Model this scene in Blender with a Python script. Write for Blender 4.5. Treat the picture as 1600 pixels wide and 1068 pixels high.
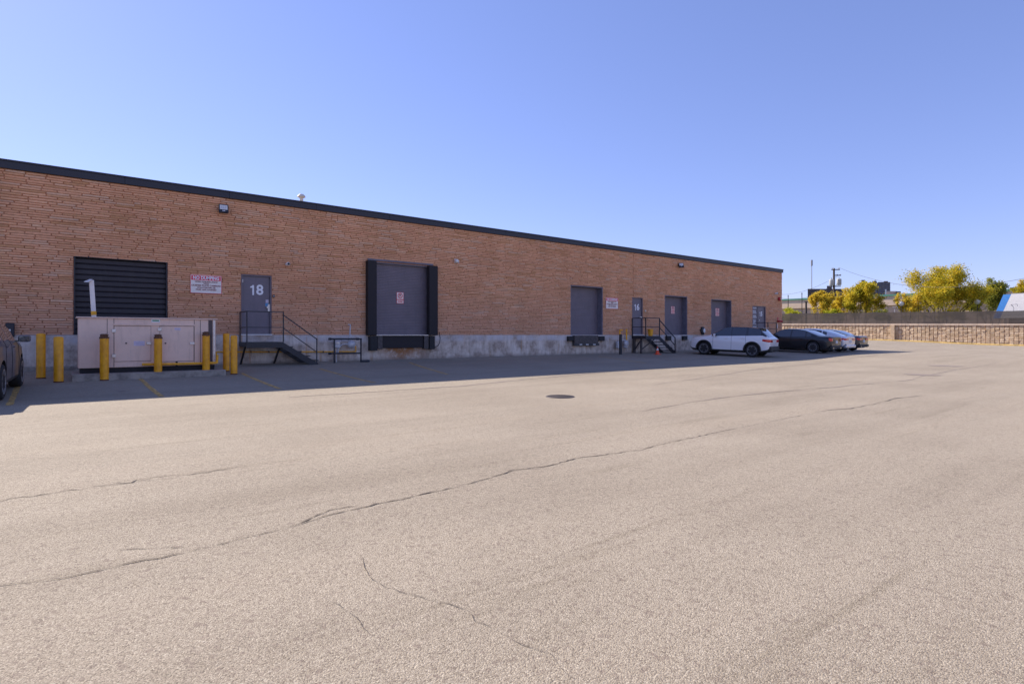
import bpy, bmesh, math, random
from mathutils import Vector, Matrix
random.seed(7)
R = math.radians
for o in list(bpy.data.objects): bpy.data.objects.remove(o)
scene = bpy.context.scene
col = scene.collection

# ------------------------------------------------------------------ camera
FPX, CX, HY, EYE = 892.0, 800.0, 523.0, 1.04       # focal length, centre and horizon in photo pixels, eye height
YAW = R(52.08)
FX, FY = math.cos(YAW), math.sin(YAW)
cd = bpy.data.cameras.new('camera'); cam = bpy.data.objects.new('camera', cd); col.objects.link(cam)
cd.sensor_width = 36; cd.lens = FPX / 1600 * 36; cd.shift_y = -11 / 1600.0
cd.clip_start = 0.05; cd.clip_end = 5000
cam.location = (0, 0, EYE); cam.rotation_euler = (R(90), 0, YAW - R(90))
scene.camera = cam

# ------------------------------------------------------------------ light
SUN_EL = R(36.8); SUN_H = Vector((-0.30, 0.954)).normalized()
w = bpy.data.worlds.new('World'); scene.world = w; w.use_nodes = True
nt = w.node_tree; nt.nodes.clear()
sky = nt.nodes.new('ShaderNodeTexSky'); sky.sky_type = 'NISHITA'; sky.sun_disc = False
sky.sun_elevation = SUN_EL; sky.sun_rotation = math.atan2(SUN_H.x, SUN_H.y)
sky.air_density = 1.0; sky.dust_density = 0.15; sky.ozone_density = 3.0; sky.altitude = 100
bg = nt.nodes.new('ShaderNodeBackground'); bg.inputs['Strength'].default_value = 0.124
wo = nt.nodes.new('ShaderNodeOutputWorld')
tint = nt.nodes.new('ShaderNodeMix'); tint.data_type = 'RGBA'; tint.blend_type = 'MULTIPLY'; tint.inputs[0].default_value = 1
tint.inputs[7].default_value = (0.92, 0.91, 1.34, 1)
gam = nt.nodes.new('ShaderNodeGamma'); gam.inputs[1].default_value = 0.72
nt.links.new(sky.outputs[0], gam.inputs[0]); nt.links.new(gam.outputs[0], tint.inputs[6]); nt.links.new(tint.outputs[2], bg.inputs[0]); nt.links.new(bg.outputs[0], wo.inputs[0])
sl = bpy.data.lights.new('sun', 'SUN'); sun = bpy.data.objects.new('sun', sl); col.objects.link(sun)
sl.energy = 4.6; sl.angle = R(0.5); sl.color = (1.0, 0.90, 0.78)
sd = Vector((SUN_H.x * math.cos(SUN_EL), SUN_H.y * math.cos(SUN_EL), math.sin(SUN_EL)))
sun.rotation_euler = sd.to_track_quat('Z', 'Y').to_euler()
scene.view_settings.view_transform = 'Standard'; scene.view_settings.look = 'None'
scene.view_settings.exposure = 0.86; scene.view_settings.gamma = 1.0
scene.view_settings.use_curve_mapping = False
scene.render.engine = 'CYCLES'
scene.cycles.max_bounces = 12; scene.cycles.diffuse_bounces = 8

# ------------------------------------------------------------------ geometry of the place
YW = 22.0                                            # the warehouse's brick face
def sstep(a, b, v):
    t = min(1, max(0, (v - a) / (b - a))); return t * t * (3 - 2 * t)
def gz(x, y):                                        # height of the tarmac
    d = YW - y
    return -0.30 * math.tanh(d / 6.0) + 0.14 * sstep(29, 37, x)
def U(px): return (px - CX) / FPX
def WX(px, y=YW):                                    # x on a plane parallel to the wall
    u = U(px); return y * (FX + FY * u) / (FY - FX * u)
def WZ(px, py, y=YW):
    u = U(px); t = y / (FY - FX * u); return EYE + (HY - py) * t / FPX
def AT(px, t):                                       # point on the sight line at depth t
    u = U(px); return Vector((t * (FX + FY * u), t * (FY - FX * u), 0))
def ZT(py, t): return EYE + (HY - py) * t / FPX
def G(px, py):                                       # where a sight line meets the tarmac
    z = -0.2
    for _ in range(30):
        t = (EYE - z) * FPX / (py - HY); p = AT(px, t); z = gz(p.x, p.y)
    return Vector((p.x, p.y, z))

# ------------------------------------------------------------------ materials
M = {}
class NT:
    def __init__(s, name):
        s.m = bpy.data.materials.new(name); s.m.use_nodes = True; s.t = s.m.node_tree
        s.b = s.t.nodes['Principled BSDF']
    def n(s, kind, **kw):
        nd = s.t.nodes.new('ShaderNode' + kind)
        for k, v in kw.items():
            if k.startswith('i_'): nd.inputs[k[2:].replace('_', ' ')].default_value = v
            else: setattr(nd, k, v)
        return nd
    def l(s, a, b): s.t.links.new(a, b)
    def math(s, op, a, b=None, c=None):
        nd = s.n('Math', operation=op)
        for i, v in enumerate((a, b, c)):
            if v is None: continue
            if isinstance(v, (int, float)): nd.inputs[i].default_value = v
            else: s.l(v, nd.inputs[i])
        return nd.outputs[0]
    def ramp(s, fac, stops, interp='LINEAR'):
        nd = s.n('ValToRGB'); cr = nd.color_ramp; cr.interpolation = interp
        while len(cr.elements) < len(stops): cr.elements.new(0.5)
        for e, (p, c) in zip(cr.elements, stops):
            e.position = p; e.color = (c[0], c[1], c[2], 1) if not isinstance(c, (int, float)) else (c, c, c, 1)
        s.l(fac, nd.inputs[0]); return nd.outputs[0]
    def mix(s, fac, a, b, blend='MIX'):
        nd = s.n('Mix', data_type='RGBA', blend_type=blend)
        for i, v in ((0, fac), (6, a), (7, b)):
            if isinstance(v, (int, float)): nd.inputs[i].default_value = v
            elif isinstance(v, (tuple, list)): nd.inputs[i].default_value = (v[0], v[1], v[2], 1)
            else: s.l(v, nd.inputs[i])
        return nd.outputs[2]
    def pos(s): return s.n('NewGeometry').outputs['Position']
    def mapped(s, scale, obj=False, rot=(0, 0, 0)):
        mp = s.n('Mapping'); mp.inputs['Scale'].default_value = scale; mp.inputs['Rotation'].default_value = rot
        s.l(s.n('TexCoord').outputs['Object'] if obj else s.pos(), mp.inputs[0]); return mp.outputs[0]
    def noise(s, scale=1, detail=4, vec=None, rough=0.55, dist=0):
        nd = s.n('TexNoise'); nd.inputs['Scale'].default_value = scale; nd.inputs['Detail'].default_value = detail
        nd.inputs['Roughness'].default_value = rough; nd.inputs['Distortion'].default_value = dist
        s.l(vec if vec is not None else s.pos(), nd.inputs['Vector']); return nd.outputs['Fac']
    def bump(s, h, strength=0.3, dist=0.01, prev=None):
        nd = s.n('Bump'); nd.inputs['Strength'].default_value = strength; nd.inputs['Distance'].default_value = dist
        s.l(h, nd.inputs['Height'])
        if prev is not None: s.l(prev, nd.inputs['Normal'])
        s.l(nd.outputs[0], s.b.inputs['Normal']); return nd.outputs[0]
    def base(s, c): s.l(c, s.b.inputs['Base Color'])

def simple(name, c, rough=0.5, metal=0.0, var=0.18, scale=4, bump=0.0, bscale=60, coat=0, spec=None, dirt=None):
    """plain paint, metal or plastic with uneven wear"""
    k = NT(name); k.b.inputs['Roughness'].default_value = rough; k.b.inputs['Metallic'].default_value = metal
    n1 = k.noise(scale, 6, rough=0.65)
    dk = tuple(x * (1 - var) for x in c); lt = tuple(min(1, x * (1 + var * .6)) for x in c)
    cc = k.ramp(n1, [(0.36, dk), (0.62, lt)])
    if dirt:
        n2 = k.noise(1, 5, vec=k.mapped((7, 7, 1.2)), rough=0.7)
        cc = k.mix(k.ramp(n2, [(0.52, 0), (0.72, dirt[1])]), cc, dirt[0])
    k.base(cc)
    rr = k.math('MULTIPLY_ADD', n1, 0.25, max(0, rough - 0.12)); k.l(rr, k.b.inputs['Roughness'])
    if bump: k.bump(k.noise(bscale, 3), bump, 0.004)
    if coat: k.b.inputs['Coat Weight'].default_value = coat; k.b.inputs['Coat Roughness'].default_value = 0.04
    if spec is not None: k.b.inputs['Specular IOR Level'].default_value = spec
    M[name] = k.m; return k.m

def make_materials():
    # --- tarmac
    k = NT('asphalt'); k.b.inputs['Roughness'].default_value = 0.88; k.b.inputs['Specular IOR Level'].default_value = 0.25
    v = k.n('TexVoronoi'); v.inputs['Scale'].default_value = 150; k.l(k.pos(), v.inputs['Vector'])
    sp = k.n('SeparateColor'); k.l(v.outputs['Color'], sp.inputs[0])
    v2 = k.n('TexVoronoi'); v2.inputs['Scale'].default_value = 42; k.l(k.pos(), v2.inputs['Vector'])
    sp2 = k.n('SeparateColor'); k.l(v2.outputs['Color'], sp2.inputs[0])
    c = k.ramp(sp.outputs[0], [(0.0, (0.17, 0.140, 0.105)), (0.22, (0.32, 0.272, 0.205)), (0.75, (0.385, 0.332, 0.256)), (1.0, (0.50, 0.44, 0.345))])
    c = k.mix(k.ramp(sp2.outputs[1], [(0.0, 0.6), (0.14, 0.0)]), c, (0.20, 0.155, 0.125))
    c = k.mix(k.ramp(k.noise(160, 2), [(0.36, 0.8), (0.48, 0.0)]), c, (0.17, 0.135, 0.11))
    big = k.noise(0.35, 5, rough=0.6)
    c = k.mix(1.0, c, k.ramp(big, [(0.3, (0.90, 0.89, 0.88)), (0.7, (1.06, 1.06, 1.06))]), 'MULTIPLY')
    st = k.noise(1, 6, vec=k.mapped((0.10, 1.1, 1), rot=(0, 0, 0)), rough=0.62)
    c = k.mix(1.0, c, k.ramp(st, [(0.28, (0.86, 0.85, 0.84)), (0.5, (1, 1, 1)), (0.75, (1.07, 1.06, 1.05))]), 'MULTIPLY')
    st2 = k.noise(1, 5, vec=k.mapped((0.25, 4.5, 1), rot=(0, 0, R(6))), rough=0.7, dist=0.4)
    c = k.mix(1.0, c, k.ramp(st2, [(0.30, (0.86, 0.85, 0.83)), (0.42, (1, 1, 1)), (0.68, (1, 1, 1)), (0.80, (1.08, 1.08, 1.07))]), 'MULTIPLY')
    sm = k.noise(4.5, 3, rough=0.8)
    c = k.mix(k.ramp(sm, [(0.69, 0), (0.74, 0.4)]), c, (0.17, 0.14, 0.115))
    oil = k.noise(1.3, 4, rough=0.5)
    c = k.mix(k.ramp(oil, [(0.70, 0), (0.80, 0.35)]), c, (0.19, 0.16, 0.135))
    sx = k.n('SeparateXYZ'); k.l(k.pos(), sx.inputs[0])
    far = k.ramp(k.math('MULTIPLY', sx.outputs[0], 0.01), [(0.815, 0), (0.83, 1)])
    grass = k.ramp(k.noise(0.6, 6), [(0.3, (0.07, 0.085, 0.03)), (0.7, (0.15, 0.14, 0.06))])
    c = k.mix(far, c, grass); k.base(c)
    hh = k.math('ADD', k.math('MULTIPLY', v.outputs['Distance'], -1.0), k.math('MULTIPLY', k.noise(150, 3), 0.8))
    k.bump(hh, 0.45, 0.008); M['asphalt'] = k.m
    simple('crack', (0.10, 0.08, 0.065), 0.95, var=0.4, scale=30)
    simple('tar_patch', (0.24, 0.195, 0.165), 0.9, var=0.35, scale=25, bump=0.4, bscale=120)
    k = NT('worn_yellow_line'); k.b.inputs['Roughness'].default_value = 0.8
    c = k.ramp(k.noise(25, 5), [(0.35, (0.78, 0.44, 0.08)), (0.65, (0.62, 0.42, 0.18))])
    k.base(c)
    tr = k.n('BsdfTransparent'); mx = k.n('MixShader'); out = k.t.nodes['Material Output']
    k.l(k.ramp(k.noise(14, 6, rough=0.7), [(0.42, 1.0), (0.60, 0.25)]), mx.inputs[0]); k.l(tr.outputs[0], mx.inputs[1]); k.l(k.b.outputs[0], mx.inputs[2]); k.l(mx.outputs[0], out.inputs[0])
    M['worn_yellow_line'] = k.m
    # --- brick
    k = NT('ledge_brick'); k.b.inputs['Roughness'].default_value = 0.9; k.b.inputs['Specular IOR Level'].default_value = 0.2
    ri = k.n('NewGeometry').outputs['Random Per Island']; ro = k.n('ObjectInfo').outputs['Random']
    rr = k.math('FRACT', k.math('ADD', ri, k.math('MULTIPLY', ro, 7.31)))
    c = k.ramp(rr, [(0.0, (0.64, 0.34, 0.17)), (0.12, (0.73, 0.40, 0.22)), (0.35, (0.80, 0.42, 0.24)), (0.6, (0.82, 0.44, 0.26)), (0.82, (0.85, 0.48, 0.28)), (0.93, (0.72, 0.47, 0.32)), (1.0, (0.84, 0.53, 0.33))])
    c = k.mix(1.0, c, k.ramp(k.noise(1, 5, vec=k.mapped((9, 9, 38)), rough=0.7), [(0.25, (0.74, 0.71, 0.69)), (0.55, (1, 1, 1)), (0.8, (1.18, 1.16, 1.12))]), 'MULTIPLY')
    c = k.mix(1.0, c, k.ramp(k.noise(0.5, 4), [(0.3, (0.90, 0.88, 0.87)), (0.7, (1.06, 1.06, 1.05))]), 'MULTIPLY')
    sx = k.n('SeparateXYZ'); k.l(k.pos(), sx.inputs[0])
    low = k.ramp(k.math('MULTIPLY', k.math('SUBTRACT', sx.outputs[2], 1.0), 0.2), [(0.0, 0.30), (0.45, 0.0)])
    c = k.mix(low, c, (0.60, 0.40, 0.31))
    run = k.noise(1, 5, vec=k.mapped((1.3, 1.3, 0.12)), rough=0.7)
    c = k.mix(1.0, c, k.ramp(run, [(0.36, (0.93, 0.92, 0.91)), (0.5, (1, 1, 1)), (0.64, (1.04, 1.04, 1.05))]), 'MULTIPLY')
    k.base(c); k.bump(k.noise(1, 4, vec=k.mapped((25, 25, 70))), 0.6, 0.012); M['ledge_brick'] = k.m
    simple('mortar', (0.46, 0.22, 0.12), 0.95, var=0.3, scale=12)
    # --- concrete of the plinth, with rust runs where water leaves the dock plates
    k = NT('plinth_concrete'); k.b.inputs['Roughness'].default_value = 0.85
    n1 = k.noise(1.5, 7, rough=0.7)
    c = k.ramp(n1, [(0.40, (0.40, 0.31, 0.25)), (0.5, (0.62, 0.51, 0.42)), (0.6, (0.74, 0.64, 0.55))])
    c = k.mix(1.0, c, k.ramp(k.noise(1, 5, vec=k.mapped((5, 5, 0.6)), rough=0.7), [(0.35, (0.75, 0.73, 0.70)), (0.65, (1.08, 1.08, 1.08))]), 'MULTIPLY')
    sx = k.n('SeparateXYZ'); k.l(k.pos(), sx.inputs[0])
    c = k.mix(k.math('MULTIPLY', k.ramp(k.math('MULTIPLY', sx.outputs[2], 0.8), [(0.56, 0), (0.66, 0.8)]), k.ramp(k.noise(2.2, 5), [(0.35, 0.1), (0.6, 0.9)])), c, (0.62, 0.58, 0.58))
    rust = k.noise(1, 4, vec=k.mapped((4.2, 4.2, 0.35)), rough=0.6)
    c = k.mix(k.ramp(rust, [(0.61, 0), (0.70, 0.7)]), c, (0.48, 0.26, 0.12))
    xr = k.math('SUBTRACT', 1.0, k.math('MULTIPLY', k.math('ABSOLUTE', k.math('SUBTRACT', sx.outputs[0], 11.2)), 0.75))
    zr = k.ramp(sx.outputs[2], [(0.0, 0.35), (0.25, 0.6), (0.42, 1.0)])
    rr2 = k.math('MULTIPLY', k.math('MAXIMUM', xr, 0.0), zr)
    c = k.mix(k.math('MULTIPLY', rr2, k.ramp(k.noise(5, 5, rough=0.7), [(0.38, 0.0), (0.52, 1.5)])), c, (0.36, 0.16, 0.06))
    c = k.mix(k.ramp(sx.outputs[2], [(0.0, 0.55), (0.14, 0.0)]), c, (0.15, 0.125, 0.105))
    k.base(c); k.bump(k.noise(9, 7, rough=0.7), 0.5, 0.02); M['plinth_concrete'] = k.m
    simple('pad_concrete', (0.34, 0.29, 0.24), 0.9, var=0.35, scale=5, bump=0.4)
    simple('fascia', (0.022, 0.021, 0.030), 0.45, 0.0, var=0.2, scale=2)
    simple('shutter_black', (0.024, 0.019, 0.025), 0.5, var=0.2, scale=3, dirt=((0.06, 0.055, 0.055), 0.3))
    simple('door_grey', (0.17, 0.142, 0.165), 0.5, var=0.10, scale=2.5, dirt=((0.10, 0.095, 0.11), 0.4))
    simple('dock_panel', (0.18, 0.150, 0.172), 0.5, var=0.10, scale=2, dirt=((0.11, 0.10, 0.12), 0.35))
    simple('frame_grey', (0.16, 0.150, 0.185), 0.5, var=0.2, scale=5)
    simple('seal_black', (0.016, 0.012, 0.015), 0.7, var=0.35, scale=8, bump=0.3)
    simple('rubber', (0.022, 0.021, 0.023), 0.75, var=0.3, scale=10, bump=0.3)
    simple('black_steel', (0.022, 0.022, 0.030), 0.42, 0.1, var=0.3, scale=8)
    simple('brown_steel', (0.075, 0.062, 0.060), 0.6, 0.1, var=0.4, scale=9)
    simple('roof_gravel', (0.20, 0.19, 0.18), 0.95, scale=20)
    simple('bollard_yellow', (1.0, 0.40, 0.008), 0.45, var=0.2, scale=7, dirt=((0.55, 0.20, 0.03), 0.5))
    simple('bollard_rust', (0.16, 0.075, 0.040), 0.9, var=0.5, scale=30, bump=0.8, bscale=90)
    simple('gas_yellow', (0.90, 0.42, 0.02), 0.5, var=0.2, scale=12)
    simple('generator_tan', (0.84, 0.60, 0.47), 0.5, var=0.06, scale=2.0, dirt=((0.42, 0.31, 0.25), 0.35))
    simple('generator_seam', (0.12, 0.085, 0.075), 0.8)
    simple('louver_dark', (0.13, 0.10, 0.10), 0.7)
    simple('steel_bright', (0.62, 0.58, 0.55), 0.35, 0.5, var=0.2, scale=20)
    simple('meter_grey', (0.55, 0.54, 0.56), 0.5, 0.3, var=0.2, scale=15)
    simple('white_paint', (0.80, 0.78, 0.76), 0.5, var=0.08, scale=6)
    simple('number_white', (0.85, 0.84, 0.86), 0.5, var=0.03)
    simple('sign_white', (0.86, 0.78, 0.71), 0.45, var=0.06, scale=6)
    simple('sign_red', (0.82, 0.020, 0.060), 0.45, var=0.08, scale=8)
    simple('sign_ink', (0.26, 0.06, 0.07), 0.5, var=0.1)
    simple('sticker_lilac', (0.60, 0.52, 0.62), 0.5)
    simple('sticker_green', (0.04, 0.26, 0.10), 0.5)
    simple('sticker_blue', (0.10, 0.30, 0.55), 0.5)
    simple('lamp_glass', (0.70, 0.68, 0.66), 0.15, var=0.1, scale=30, coat=1)
    simple('cone_orange', (0.85, 0.09, 0.025), 0.5, var=0.1)
    simple('cream_plastic', (0.72, 0.62, 0.50), 0.6)
    simple('alarm_red', (0.50, 0.03, 0.04), 0.4)
    # --- cars
    def paint(name, c, metal=0.0, rough=0.3, coat=1.0):
        k = NT(name); k.b.inputs['Metallic'].default_value = metal
        k.base(k.mix(k.ramp(k.noise(3, 4), [(0.4, 0), (0.8, 0.12)]), c, tuple(x * 0.8 + 0.02 for x in c)))
        k.b.inputs['Roughness'].default_value = rough; k.b.inputs['Coat Weight'].default_value = coat; k.b.inputs['Coat Roughness'].default_value = 0.03
        M[name] = k.m
    paint('paint_white', (0.86, 0.84, 0.84)); paint('paint_black', (0.006, 0.006, 0.008), 0, 0.35, 0.5); paint('paint_silver', (0.66, 0.66, 0.70), 0.35)
    paint('paint_charcoal', (0.025, 0.026, 0.032), 0.3); paint('paint_grey', (0.13, 0.12, 0.135), 0.15, 0.45, 0.45)
    paint('car_glass', (0.030, 0.036, 0.050), 0.0, 0.03, 1.0); paint('gloss_black', (0.008, 0.008, 0.010), 0, 0.2)
    paint('tail_red', (0.62, 0.012, 0.020), 0, 0.15); paint('rim_silver', (0.55, 0.55, 0.57), 0.8, 0.3, 0.3)
    paint('rim_black', (0.20, 0.20, 0.21), 0.2, 0.3, 0.5); paint('rim_dark', (0.28, 0.28, 0.30), 0.7, 0.3, 0.4)
    paint('chrome', (0.6, 0.6, 0.62), 1.0, 0.12, 0)
    simple('cladding', (0.030, 0.028, 0.026), 0.65, var=0.2)
    simple('under_dark', (0.008, 0.008, 0.008), 0.9)
    simple('plate_white', (0.6, 0.62, 0.66), 0.5)
    # --- far side
    k = NT('split_block'); k.b.inputs['Roughness'].default_value = 0.9
    ri = k.n('NewGeometry').outputs['Random Per Island']
    c = k.ramp(ri, [(0.0, (0.44, 0.33, 0.22)), (0.5, (0.52, 0.40, 0.285)), (1.0, (0.60, 0.48, 0.35))])
    c = k.mix(1.0, c, k.ramp(k.noise(3, 5), [(0.3, (0.8, 0.78, 0.75)), (0.7, (1.1, 1.1, 1.1))]), 'MULTIPLY')
    k.base(c); k.bump(k.noise(14, 4), 0.8, 0.05); M['split_block'] = k.m
    simple('coping', (0.60, 0.48, 0.38), 0.9, var=0.2, scale=1)
    simple('kerb_yellow', (0.62, 0.43, 0.14), 0.8, var=0.35, scale=1.5)
    k = NT('screen_mesh'); k.b.inputs['Roughness'].default_value = 0.9
    c = k.ramp(k.noise(1, 6, vec=k.mapped((1, 0.4, 3)), rough=0.7), [(0.3, (0.038, 0.031, 0.029)), (0.7, (0.075, 0.062, 0.057))]); k.base(c)
    tr = k.n('BsdfTransparent'); mx = k.n('MixShader'); mx.inputs[0].default_value = 0.90; out = k.t.nodes['Material Output']
    k.l(tr.outputs[0], mx.inputs[1]); k.l(k.b.outputs[0], mx.inputs[2]); k.l(mx.outputs[0], out.inputs[0]); M['screen_mesh'] = k.m
    simple('tan_siding', (0.62, 0.44, 0.33), 0.9, var=0.1, scale=0.3)
    simple('tan_pale', (0.70, 0.53, 0.40), 0.9, var=0.1, scale=0.3)
    simple('trim_green', (0.10, 0.30, 0.22), 0.6, var=0.1, scale=0.3)
    simple('wood_pole', (0.075, 0.058, 0.050), 0.9, var=0.3, scale=3)
    simple('wire', (0.05, 0.05, 0.06), 0.7)
    simple('transformer_grey', (0.48, 0.50, 0.52), 0.5)
    simple('mast_grey', (0.30, 0.30, 0.34), 0.6)
    simple('brown_block', (0.11, 0.085, 0.085), 0.9, scale=0.2)
    simple('tower_brown', (0.10, 0.075, 0.085), 0.9, scale=0.1)
    simple('tower_pane', (0.16, 0.19, 0.27), 0.3)
    simple('tower_pale', (0.34, 0.32, 0.34), 0.8)
    simple('trailer_blue', (0.07, 0.28, 0.70), 0.4, var=0.1)
    simple('bark', (0.085, 0.058, 0.042), 0.95, var=0.35, scale=12)
    def leaf(name, stops):
        k = NT(name); k.b.inputs['Roughness'].default_value = 0.6; k.b.inputs['Specular IOR Level'].default_value = 0.2
        r = k.n('NewGeometry').outputs['Random Per Island']
        c = k.ramp(k.math('MULTIPLY_ADD', k.noise(0.9, 3), 0.9, k.math('MULTIPLY_ADD', r, 0.5, -0.2)), stops); k.base(c)
        tl = k.n('BsdfTranslucent'); k.l(c, tl.inputs[0]); mx = k.n('MixShader'); mx.inputs[0].default_value = 0.45
        out = k.t.nodes['Material Output']; k.l(k.b.outputs[0], mx.inputs[1]); k.l(tl.outputs[0], mx.inputs[2]); k.l(mx.outputs[0], out.inputs[0])
        M[name] = k.m
    leaf('leaf_yellow', [(0.1, (0.42, 0.36, 0.03)), (0.5, (0.68, 0.52, 0.05)), (0.9, (0.80, 0.58, 0.07))])
    leaf('leaf_mixed', [(0.1, (0.20, 0.23, 0.02)), (0.42, (0.46, 0.41, 0.03)), (0.75, (0.74, 0.53, 0.04))])
    leaf('leaf_green', [(0.1, (0.12, 0.15, 0.02)), (0.5, (0.24, 0.26, 0.04)), (0.9, (0.50, 0.40, 0.06))])
    leaf('leaf_bush', [(0.1, (0.24, 0.28, 0.02)), (0.6, (0.48, 0.47, 0.03)), (0.9, (0.60, 0.50, 0.04))])
make_materials()

# ------------------------------------------------------------------ mesh helpers
class MB:
    def __init__(s): s.v = []; s.f = []
    def add(s, vs, fs):
        b = len(s.v); s.v += [tuple(x) for x in vs]; s.f += [tuple(b + i for i in f) for f in fs]; return s
    def box(s, x0, x1, y0, y1, z0, z1):
        return s.add([(x0,y0,z0),(x1,y0,z0),(x1,y1,z0),(x0,y1,z0),(x0,y0,z1),(x1,y0,z1),(x1,y1,z1),(x0,y1,z1)],
                     [(0,3,2,1),(4,5,6,7),(0,1,5,4),(1,2,6,5),(2,3,7,6),(3,0,4,7)])
    def bar(s, a, b, wx, wz=None):                    # square bar between two points
        a = Vector(a); b = Vector(b); d = (b - a).normalized(); wz = wz or wx
        up = Vector((0,0,1)) if abs(d.z) < .9 else Vector((0,1,0))
        sx = d.cross(up).normalized() * wx / 2; sz = d.cross(sx).normalized() * wz / 2
        vs = [a - sx - sz, a + sx - sz, a + sx + sz, a - sx + sz, b - sx - sz, b + sx - sz, b + sx + sz, b - sx + sz]
        return s.add(vs, [(0,1,2,3),(7,6,5,4),(0,4,5,1),(1,5,6,2),(2,6,7,3),(3,7,4,0)])
    def cyl(s, a, b, r, n=12, r2=None, cap=True):
        a = Vector(a); b = Vector(b); d = (b - a).normalized(); r2 = r if r2 is None else r2
        up = Vector((0,0,1)) if abs(d.z) < .9 else Vector((0,1,0))
        p = d.cross(up).normalized(); q = d.cross(p).normalized()
        vs = []
        for c, rr in ((a, r), (b, r2)):
            for i in range(n):
                t = 2 * math.pi * i / n; vs.append(c + p * math.cos(t) * rr + q * math.sin(t) * rr)
        fs = [(i, i + n, (i + 1) % n + n, (i + 1) % n) for i in range(n)]
        if cap: fs += [tuple(range(n)), tuple(range(2 * n - 1, n - 1, -1))]
        return s.add(vs, fs)
    def tube(s, pts, r, n=6):
        pts = [Vector(p) for p in pts]
        for a, b in zip(pts, pts[1:]):
            if (b - a).length > 1e-5: s.cyl(a, b, r, n)
        return s
    def lathe(s, prof, n=20, axis='z', o=(0,0,0)):
        vs = []
        for (r, h) in prof:
            for i in range(n):
                t = 2 * math.pi * i / n; c, q = math.cos(t) * r, math.sin(t) * r
                p = (c, q, h) if axis == 'z' else ((h, c, q) if axis == 'x' else (c, h, q))
                vs.append((p[0] + o[0], p[1] + o[1], p[2] + o[2]))
        m = len(prof); fs = []
        for j in range(m - 1):
            for i in range(n): fs.append((j*n+i, j*n+(i+1)%n, (j+1)*n+(i+1)%n, (j+1)*n+i))
        fs += [tuple(range(n-1, -1, -1)), tuple(range((m-1)*n, m*n))]
        return s.add(vs, fs)
    def prism(s, poly, y0, y1):                       # polygon in (x, z), extruded along y
        n = len(poly); vs = [(x, y0, z) for x, z in poly] + [(x, y1, z) for x, z in poly]
        return s.add(vs, [tuple(range(n)), tuple(range(2*n-1, n-1, -1))] + [(i, i + n, (i+1) % n + n, (i+1) % n) for i in range(n)])
    def build(s, name, mat, parent=None, smooth=False, bevel=0, off=None):
        me = bpy.data.meshes.new(name)
        vs = s.v if off is None else [(a - off[0], b - off[1], c - off[2]) for a, b, c in s.v]
        me.from_pydata(vs, [], s.f)
        bm = bmesh.new(); bm.from_mesh(me); bmesh.ops.recalc_face_normals(bm, faces=bm.faces); bm.to_mesh(me); bm.free()
        me.materials.append(M[mat] if isinstance(mat, str) else mat)
        if smooth:
            for p in me.polygons: p.use_smooth = True
            me.set_sharp_from_angle(angle=R(40))
        o = bpy.data.objects.new(name, me); col.objects.link(o)
        if parent is not None: o.parent = parent
        if bevel:
            b = o.modifiers.new('bevel', 'BEVEL'); b.width = bevel; b.segments = 2; b.limit_method = 'ANGLE'
        return o
def tag(o, label=None, cat=None, group=None, kind=None):
    if label: o['label'] = label
    if cat: o['category'] = cat
    if group: o['group'] = group
    if kind: o['kind'] = kind
    return o
def thing(name, loc, label, cat, group=None, rz=0):
    o = bpy.data.objects.new(name, None); col.objects.link(o); o.location = loc; o.rotation_euler = (0, 0, rz)
    o.empty_display_size = 0.2
    return tag(o, label, cat, group)
def copy_tree(o, parent=None):
    c = o.copy(); col.objects.link(c)
    if parent is not None: c.parent = parent
    for ch in [q for q in bpy.data.objects if q.parent == o and q != c]: copy_tree(ch, c)
    return c
def text(name, body, size, mat, parent, loc, bold=0.0, xs=1.0, align='CENTER'):
    cu = bpy.data.curves.new(name, 'FONT'); cu.body = body; cu.size = size; cu.align_x = align; cu.align_y = 'CENTER'
    cu.extrude = 0.002; cu.offset = bold; cu.resolution_u = 4
    t = bpy.data.objects.new(name, cu); col.objects.link(t)
    me = bpy.data.meshes.new_from_object(t.evaluated_get(bpy.context.evaluated_depsgraph_get()))
    bpy.data.objects.remove(t); me.materials.clear(); me.materials.append(M[mat])
    me.transform(Matrix.Rotation(R(90), 4, 'X') @ Matrix.Diagonal((xs, 1, 1, 1)))
    o = bpy.data.objects.new(name, me); col.objects.link(o); o.location = loc; o.parent = parent
    return o

def number(body, size, mat, parent, loc, bold):
    w_ = size * .55; n = len(body); x = loc[0] - (n - 1) * w_ * .5
    for ch in body:
        if ch == '1':
            h = size * .72; b = size * .115
            poly = [(b * .35, -h/2), (b * .35 + b, -h/2), (b * .35 + b, h/2), (b * .45, h/2), (b * .05, h/2 - b * .55), (-b * .9, h/2 - b * 1.0), (-b * .9, h/2 - b * 1.75), (b * .35, h/2 - b * 1.65)]
            o = MB().prism(poly, -.002, .002).build('door_number', mat, parent); o.location = (x, loc[1], loc[2])
        else: text('door_number', ch, size, mat, parent, (x, loc[1], loc[2]), bold)
        x += w_
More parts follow.
